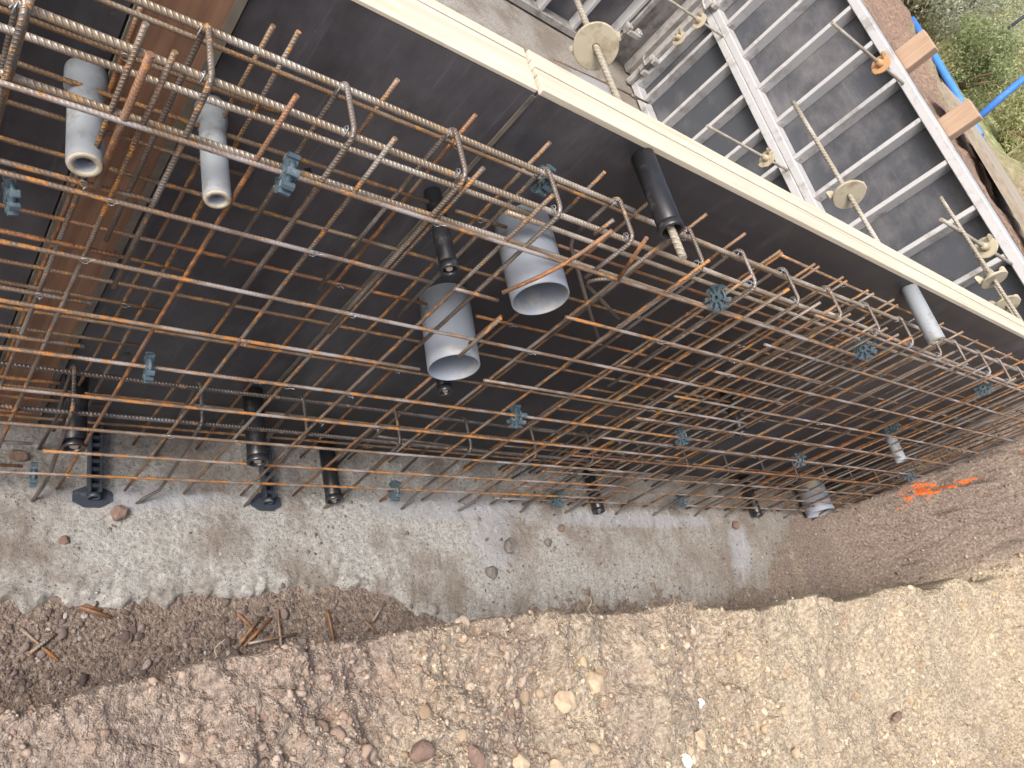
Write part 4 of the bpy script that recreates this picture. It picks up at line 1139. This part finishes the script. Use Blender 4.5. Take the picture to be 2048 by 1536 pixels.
# orange marking paint on the end face, a skin that follows the earth
def paint_patch(x, y, rx, ry, seed, label):
    rs = np.random.RandomState(seed)
    u = np.linspace(-1, 1, 57)
    U, V = np.meshgrid(u, u, indexing='ij')
    X = x + U*rx; Y = y + V*ry
    Z = h_bank(X, Y) + .003
    rad = np.sqrt(U**2+V**2) + 1.3*fbm(X+seed, Y, 11., 3, .6, seed) + 1.1*fbm(X, Y+seed, 60., 2, .6, seed+3)
    mb = MB(); idx = {}
    for i in range(56):
        for j in range(56):
            if rad[i, j] + rs.rand()*.35 < .8:
                q = []
                for a, b in ((i, j), (i+1, j), (i+1, j+1), (i, j+1)):
                    if (a, b) not in idx:
                        idx[(a, b)] = len(mb.v); mb.v.append((X[a, b], Y[a, b], Z[a, b]))
                    q.append(idx[(a, b)])
                mb.face(q, sm=True)
    if mb.f: tag(mb.build('paint_mark', M['paint']), label, 'paint mark', 'orange marking paint on the earth')
paint_patch(4.66, .83, .085, .06, 3, 'large orange paint mark on the earth beyond the cage end')
paint_patch(4.80, .82, .05, .022, 5, 'small orange paint mark right of the large one')
paint_patch(5.07, .86, .07, .035, 8, 'orange paint mark at the right picture edge')

# roots and straw poking from the bank
for i, (x, y, dx, dy, dz, lb) in enumerate([(.69, .34, .05, .03, .01, 'thin pale root on the gravel left of the pile'), (.60, .31, .02, .04, .02, 'thin root at the bank lip near the long rock'), (1.62, .30, -.02, .05, .03, 'thin straw rising from the middle of the bank crest'), (2.5, .22, .05, .05, .05, 'dark root arching from the yellow part of the crest'), (1.95, .29, .01, .04, .03, 'fine straw on the crest left of the dark root')]):
    z = hb(x, y)
    pts = [(x+dx*t + .006*math.sin(t*7+i), y+dy*t, z-.004+dz*(1-(1-t)**2) + .004*math.sin(t*9+i)) for t in [q/8 for q in range(9)]]
    mb = MB(); mb.tube(pts, .0011, 5, rs=[.0014-.0009*q/8 for q in range(9)])
    tag(mb.build('root', M['bark'] if i in (3,) else M['tube_end']), lb, 'root')

# ================================================================== BEYOND THE PIT
def timber(y0, y1, zt, label, lean):
    mb = MB(); mb.cbox((4.215, y0, H-1.2), (4.275, y1, H+zt), .003)
    tag(mb.build('timber_post', M['timber']), label, 'timber', 'timber posts behind the pit panel')
timber(2.93, 3.08, -.365, 'brown timber post end sticking up behind the panel, nearer the top', 0)
timber(2.41, 2.54, -.37, 'brown timber post end sticking up behind the panel, lower right', 0)
for (a, b, wd, z, lb) in (((4.72, 1.3), (5.12, 3.30), .26, 1.565, 'weathered grey board nearest the pit panel'), ((5.02, 1.4), (5.36, 2.95), .20, 1.545, 'narrower weathered board beside the soil mound')):
    a = Vector((*a, 0)); b = Vector((*b, 0)); d = (b-a).normalized(); nn = Vector((-d.y, d.x, 0))
    poly = [a, b, b+nn*-wd, a+nn*-wd]
    mb = MB(); mb.prism([(q.x, q.y, z) for q in poly], (0, 0, -.04))
    tag(mb.build('board', M['old_board'], fix=True), lb, 'board', 'weathered boards on the ground')
mb = MB(); mb.tube([(5.86, 4.42, 1.545), (5.78, 4.0, 1.545), (5.66, 3.5, 1.54), (5.58, 3.05, 1.525)], .026, 12)
tag(mb.build('blue_pipe', M['blue']), 'blue pipe lying along the edge of the soil mound', 'pipe')
mb = MB(); mb.tube([(5.80, 3.9, 1.52), (5.73, 3.4, 1.515), (5.66, 2.9, 1.51)], .017, 10)
tag(mb.build('blue_pipe', M['blue']), 'thinner blue pipe beside the long one', 'pipe')
mb = MB(); mb.tube([(6.07, 3.44, 1.40), (6.07, 3.50, 1.75), (6.08, 3.56, 2.2), (6.09, 3.6, 2.6)], .026, 12)
tag(mb.build('blue_pole', M['blue']), 'blue pole rising at the right picture edge', 'pole')
mb = MB(); mb.tube([(7.25, 5.18, 1.35), (7.25, 5.18, 2.5)], .016, 8)
tag(mb.build('stake', M['black_post']), 'thin dark stake in the bushes, nearer the top', 'stake')
mb = MB(); mb.tube([(8.3, 5.4, 1.35), (8.3, 5.4, 2.6)], .018, 8)
tag(mb.build('stake', M['black_post']), 'thin dark stake in the bushes at the right', 'stake')
mb = MB(); mb.tube([(6.3, 3.35, 1.62), (6.9, 3.45, 1.66), (7.6, 3.6, 1.72)], .0025, 6)
tag(mb.build('string_line', M['string']), 'red string over the soil at the right edge', 'string')

def leaves(center, rad, n, size, mat, seed, parent, name='crown', clumps=14):
    rs = np.random.RandomState(seed)
    cc = rs.randn(clumps, 3); cc /= np.linalg.norm(cc, axis=1)[:, None]; cc *= rs.rand(clumps, 1)**.5*.75
    cr = rs.uniform(.22, .45, clumps)
    pick = rs.randint(0, clumps, n)
    d = rs.randn(n, 3); d /= np.linalg.norm(d, axis=1)[:, None]
    P = (cc[pick] + d*(cr[pick]*rs.rand(n)**.4)[:, None])*np.array(rad) + np.array(center)
    a = rs.randn(n, 3); a /= np.linalg.norm(a, axis=1)[:, None]
    b = np.cross(a, rs.randn(n, 3)); b /= np.linalg.norm(b, axis=1)[:, None]
    s = size*rs.uniform(.6, 1.4, (n, 1))
    V = np.stack([P - a*s, P + b*s*.38, P + a*s, P - b*s*.38], 1).reshape(-1, 3) - np.array(parent.location)
    F = np.arange(n*4).reshape(n, 4)
    me = bpy.data.meshes.new(name)
    me.vertices.add(len(V)); me.vertices.foreach_set('co', V.ravel())
    me.loops.add(F.size); me.loops.foreach_set('vertex_index', F.ravel().astype(np.int32))
    me.polygons.add(n); me.polygons.foreach_set('loop_start', np.arange(0, F.size, 4, dtype=np.int32))
    me.update(calc_edges=True); me.materials.append(mat)
    o = bpy.data.objects.new(name, me); o.parent = parent; COL.objects.link(o)
def emb_z(x, y): return float(h_emb(np.array([float(x)]), np.array([float(y)]))[0])
SH = [(6.75, 5.2, .7, .42, 'leaf_c', 'low grey-green scrub right behind the soil mound'), (6.75, 4.25, .5, .34, 'leaf_a', 'small green scrub between the blue pipe and the upper stake'), (7.1, 3.6, .6, .36, 'leaf_b', 'small yellow-green scrub right of the blue pole'), (7.2, 6.1, .9, .6, 'leaf_c', 'feathery scrub at the top picture edge beside the mound'), (8.0, 6.6, .9, .55, 'leaf_a', 'grey-green bush nearest the soil mound at the top right'), (9.4, 7.2, 1.1, .8, 'leaf_c', 'tall feathery bush behind the upper stake'), (8.9, 5.3, .8, .5, 'leaf_b', 'low yellow-green bush between the stakes'),
      (9.8, 5.6, 1.0, .8, 'leaf_c', 'pale bush behind the right stake'), (7.9, 4.3, .55, .35, 'leaf_b', 'low weedy bush behind the blue pole'), (8.6, 4.0, .7, .45, 'leaf_a', 'green bush at the right picture edge'),
      (12.5, 9.5, 1.8, 1.4, 'leaf_a', 'large far bush at the top picture edge'), (13.0, 7.3, 1.8, 1.3, 'leaf_b', 'large far yellowish bush at the top right corner'), (12.5, 5.4, 1.5, 1.1, 'leaf_c', 'far grey bush at the right edge')]
for i, (x, y, r, hh, mt, lb) in enumerate(SH):
    z = emb_z(x, y) - .03
    root = empty('bush', (x, y, z), lb, 'bush', 'bushes beyond the pit')
    leaves((x, y, z+hh*.75), (r, r, hh), int(7000+5000*r), .012+.007*r, M[mt], 100+i, root, clumps=26)
    for k in range(6):
        a = k*1.05+i
        mb = MB(); mb.tube([(x+.05*math.cos(a), y+.05*math.sin(a), z), (x+.25*r*math.cos(a), y+.25*r*math.sin(a), z+hh*.5), (x+.55*r*math.cos(a+.2), y+.55*r*math.sin(a+.2), z+hh*1.1)], .014, 6, rs=[.018, .012, .005]); mb.build('stem', M['bark'], root)
# a row of trees on the horizon
for i, (x, y, hh) in enumerate([(26, 22, 6.0), (30, 19, 6.5), (31, 15.5, 5.5), (28, 26, 6.5)]):
    z = emb_z(x, y) - .1
    root = empty('tree', (x, y, z), '%s tree from the left on the far edge of the field' % ORD[i], 'tree', 'far trees')
    leaves((x, y, z+hh*.6), (2.4, 2.4, hh*.45), 9000, .11, M['leaf_a'], 200+i, root, clumps=40)
    mb = MB(); mb.tube([(x, y, z), (x+.1, y, z+hh*.4), (x+.1, y+.2, z+hh*.9)], .15, 8, rs=[.18, .12, .03]); mb.build('trunk', M['bark'], root)
# grass and weeds on the higher ground
rs = np.random.RandomState(33)
n = 40000
x = 6.1 + rs.rand(n)**1.6*12; y = 2.0 + rs.rand(n)*11
k = fbm(x, y, .8, 3, .5, 95) + .06*(x-6.2) > -.1
x, y = x[k], y[k]; n = len(x)
z = h_emb(x, y)
a = rs.rand(n)*6.28; hh = rs.uniform(.05, .2, n); wd = rs.uniform(.004, .010, n)
lx, ly = rs.randn(n)*.05, rs.randn(n)*.05
V = np.stack([np.stack([x-np.cos(a)*wd, y-np.sin(a)*wd, z], 1), np.stack([x+np.cos(a)*wd, y+np.sin(a)*wd, z], 1), np.stack([x+lx, y+ly, z+hh], 1)], 1).reshape(-1, 3)
me = bpy.data.meshes.new('grass')
F = np.arange(3*n)
me.vertices.add(3*n); me.vertices.foreach_set('co', V.ravel()); me.loops.add(3*n); me.loops.foreach_set('vertex_index', F.astype(np.int32))
me.polygons.add(n); me.polygons.foreach_set('loop_start', np.arange(0, 3*n, 3, dtype=np.int32)); me.update(calc_edges=True)
me.materials.append(M['straw'])
o = bpy.data.objects.new('grass', me); COL.objects.link(o)
tag(o, 'dry grass and weeds on the higher ground', 'grass', kind='stuff')
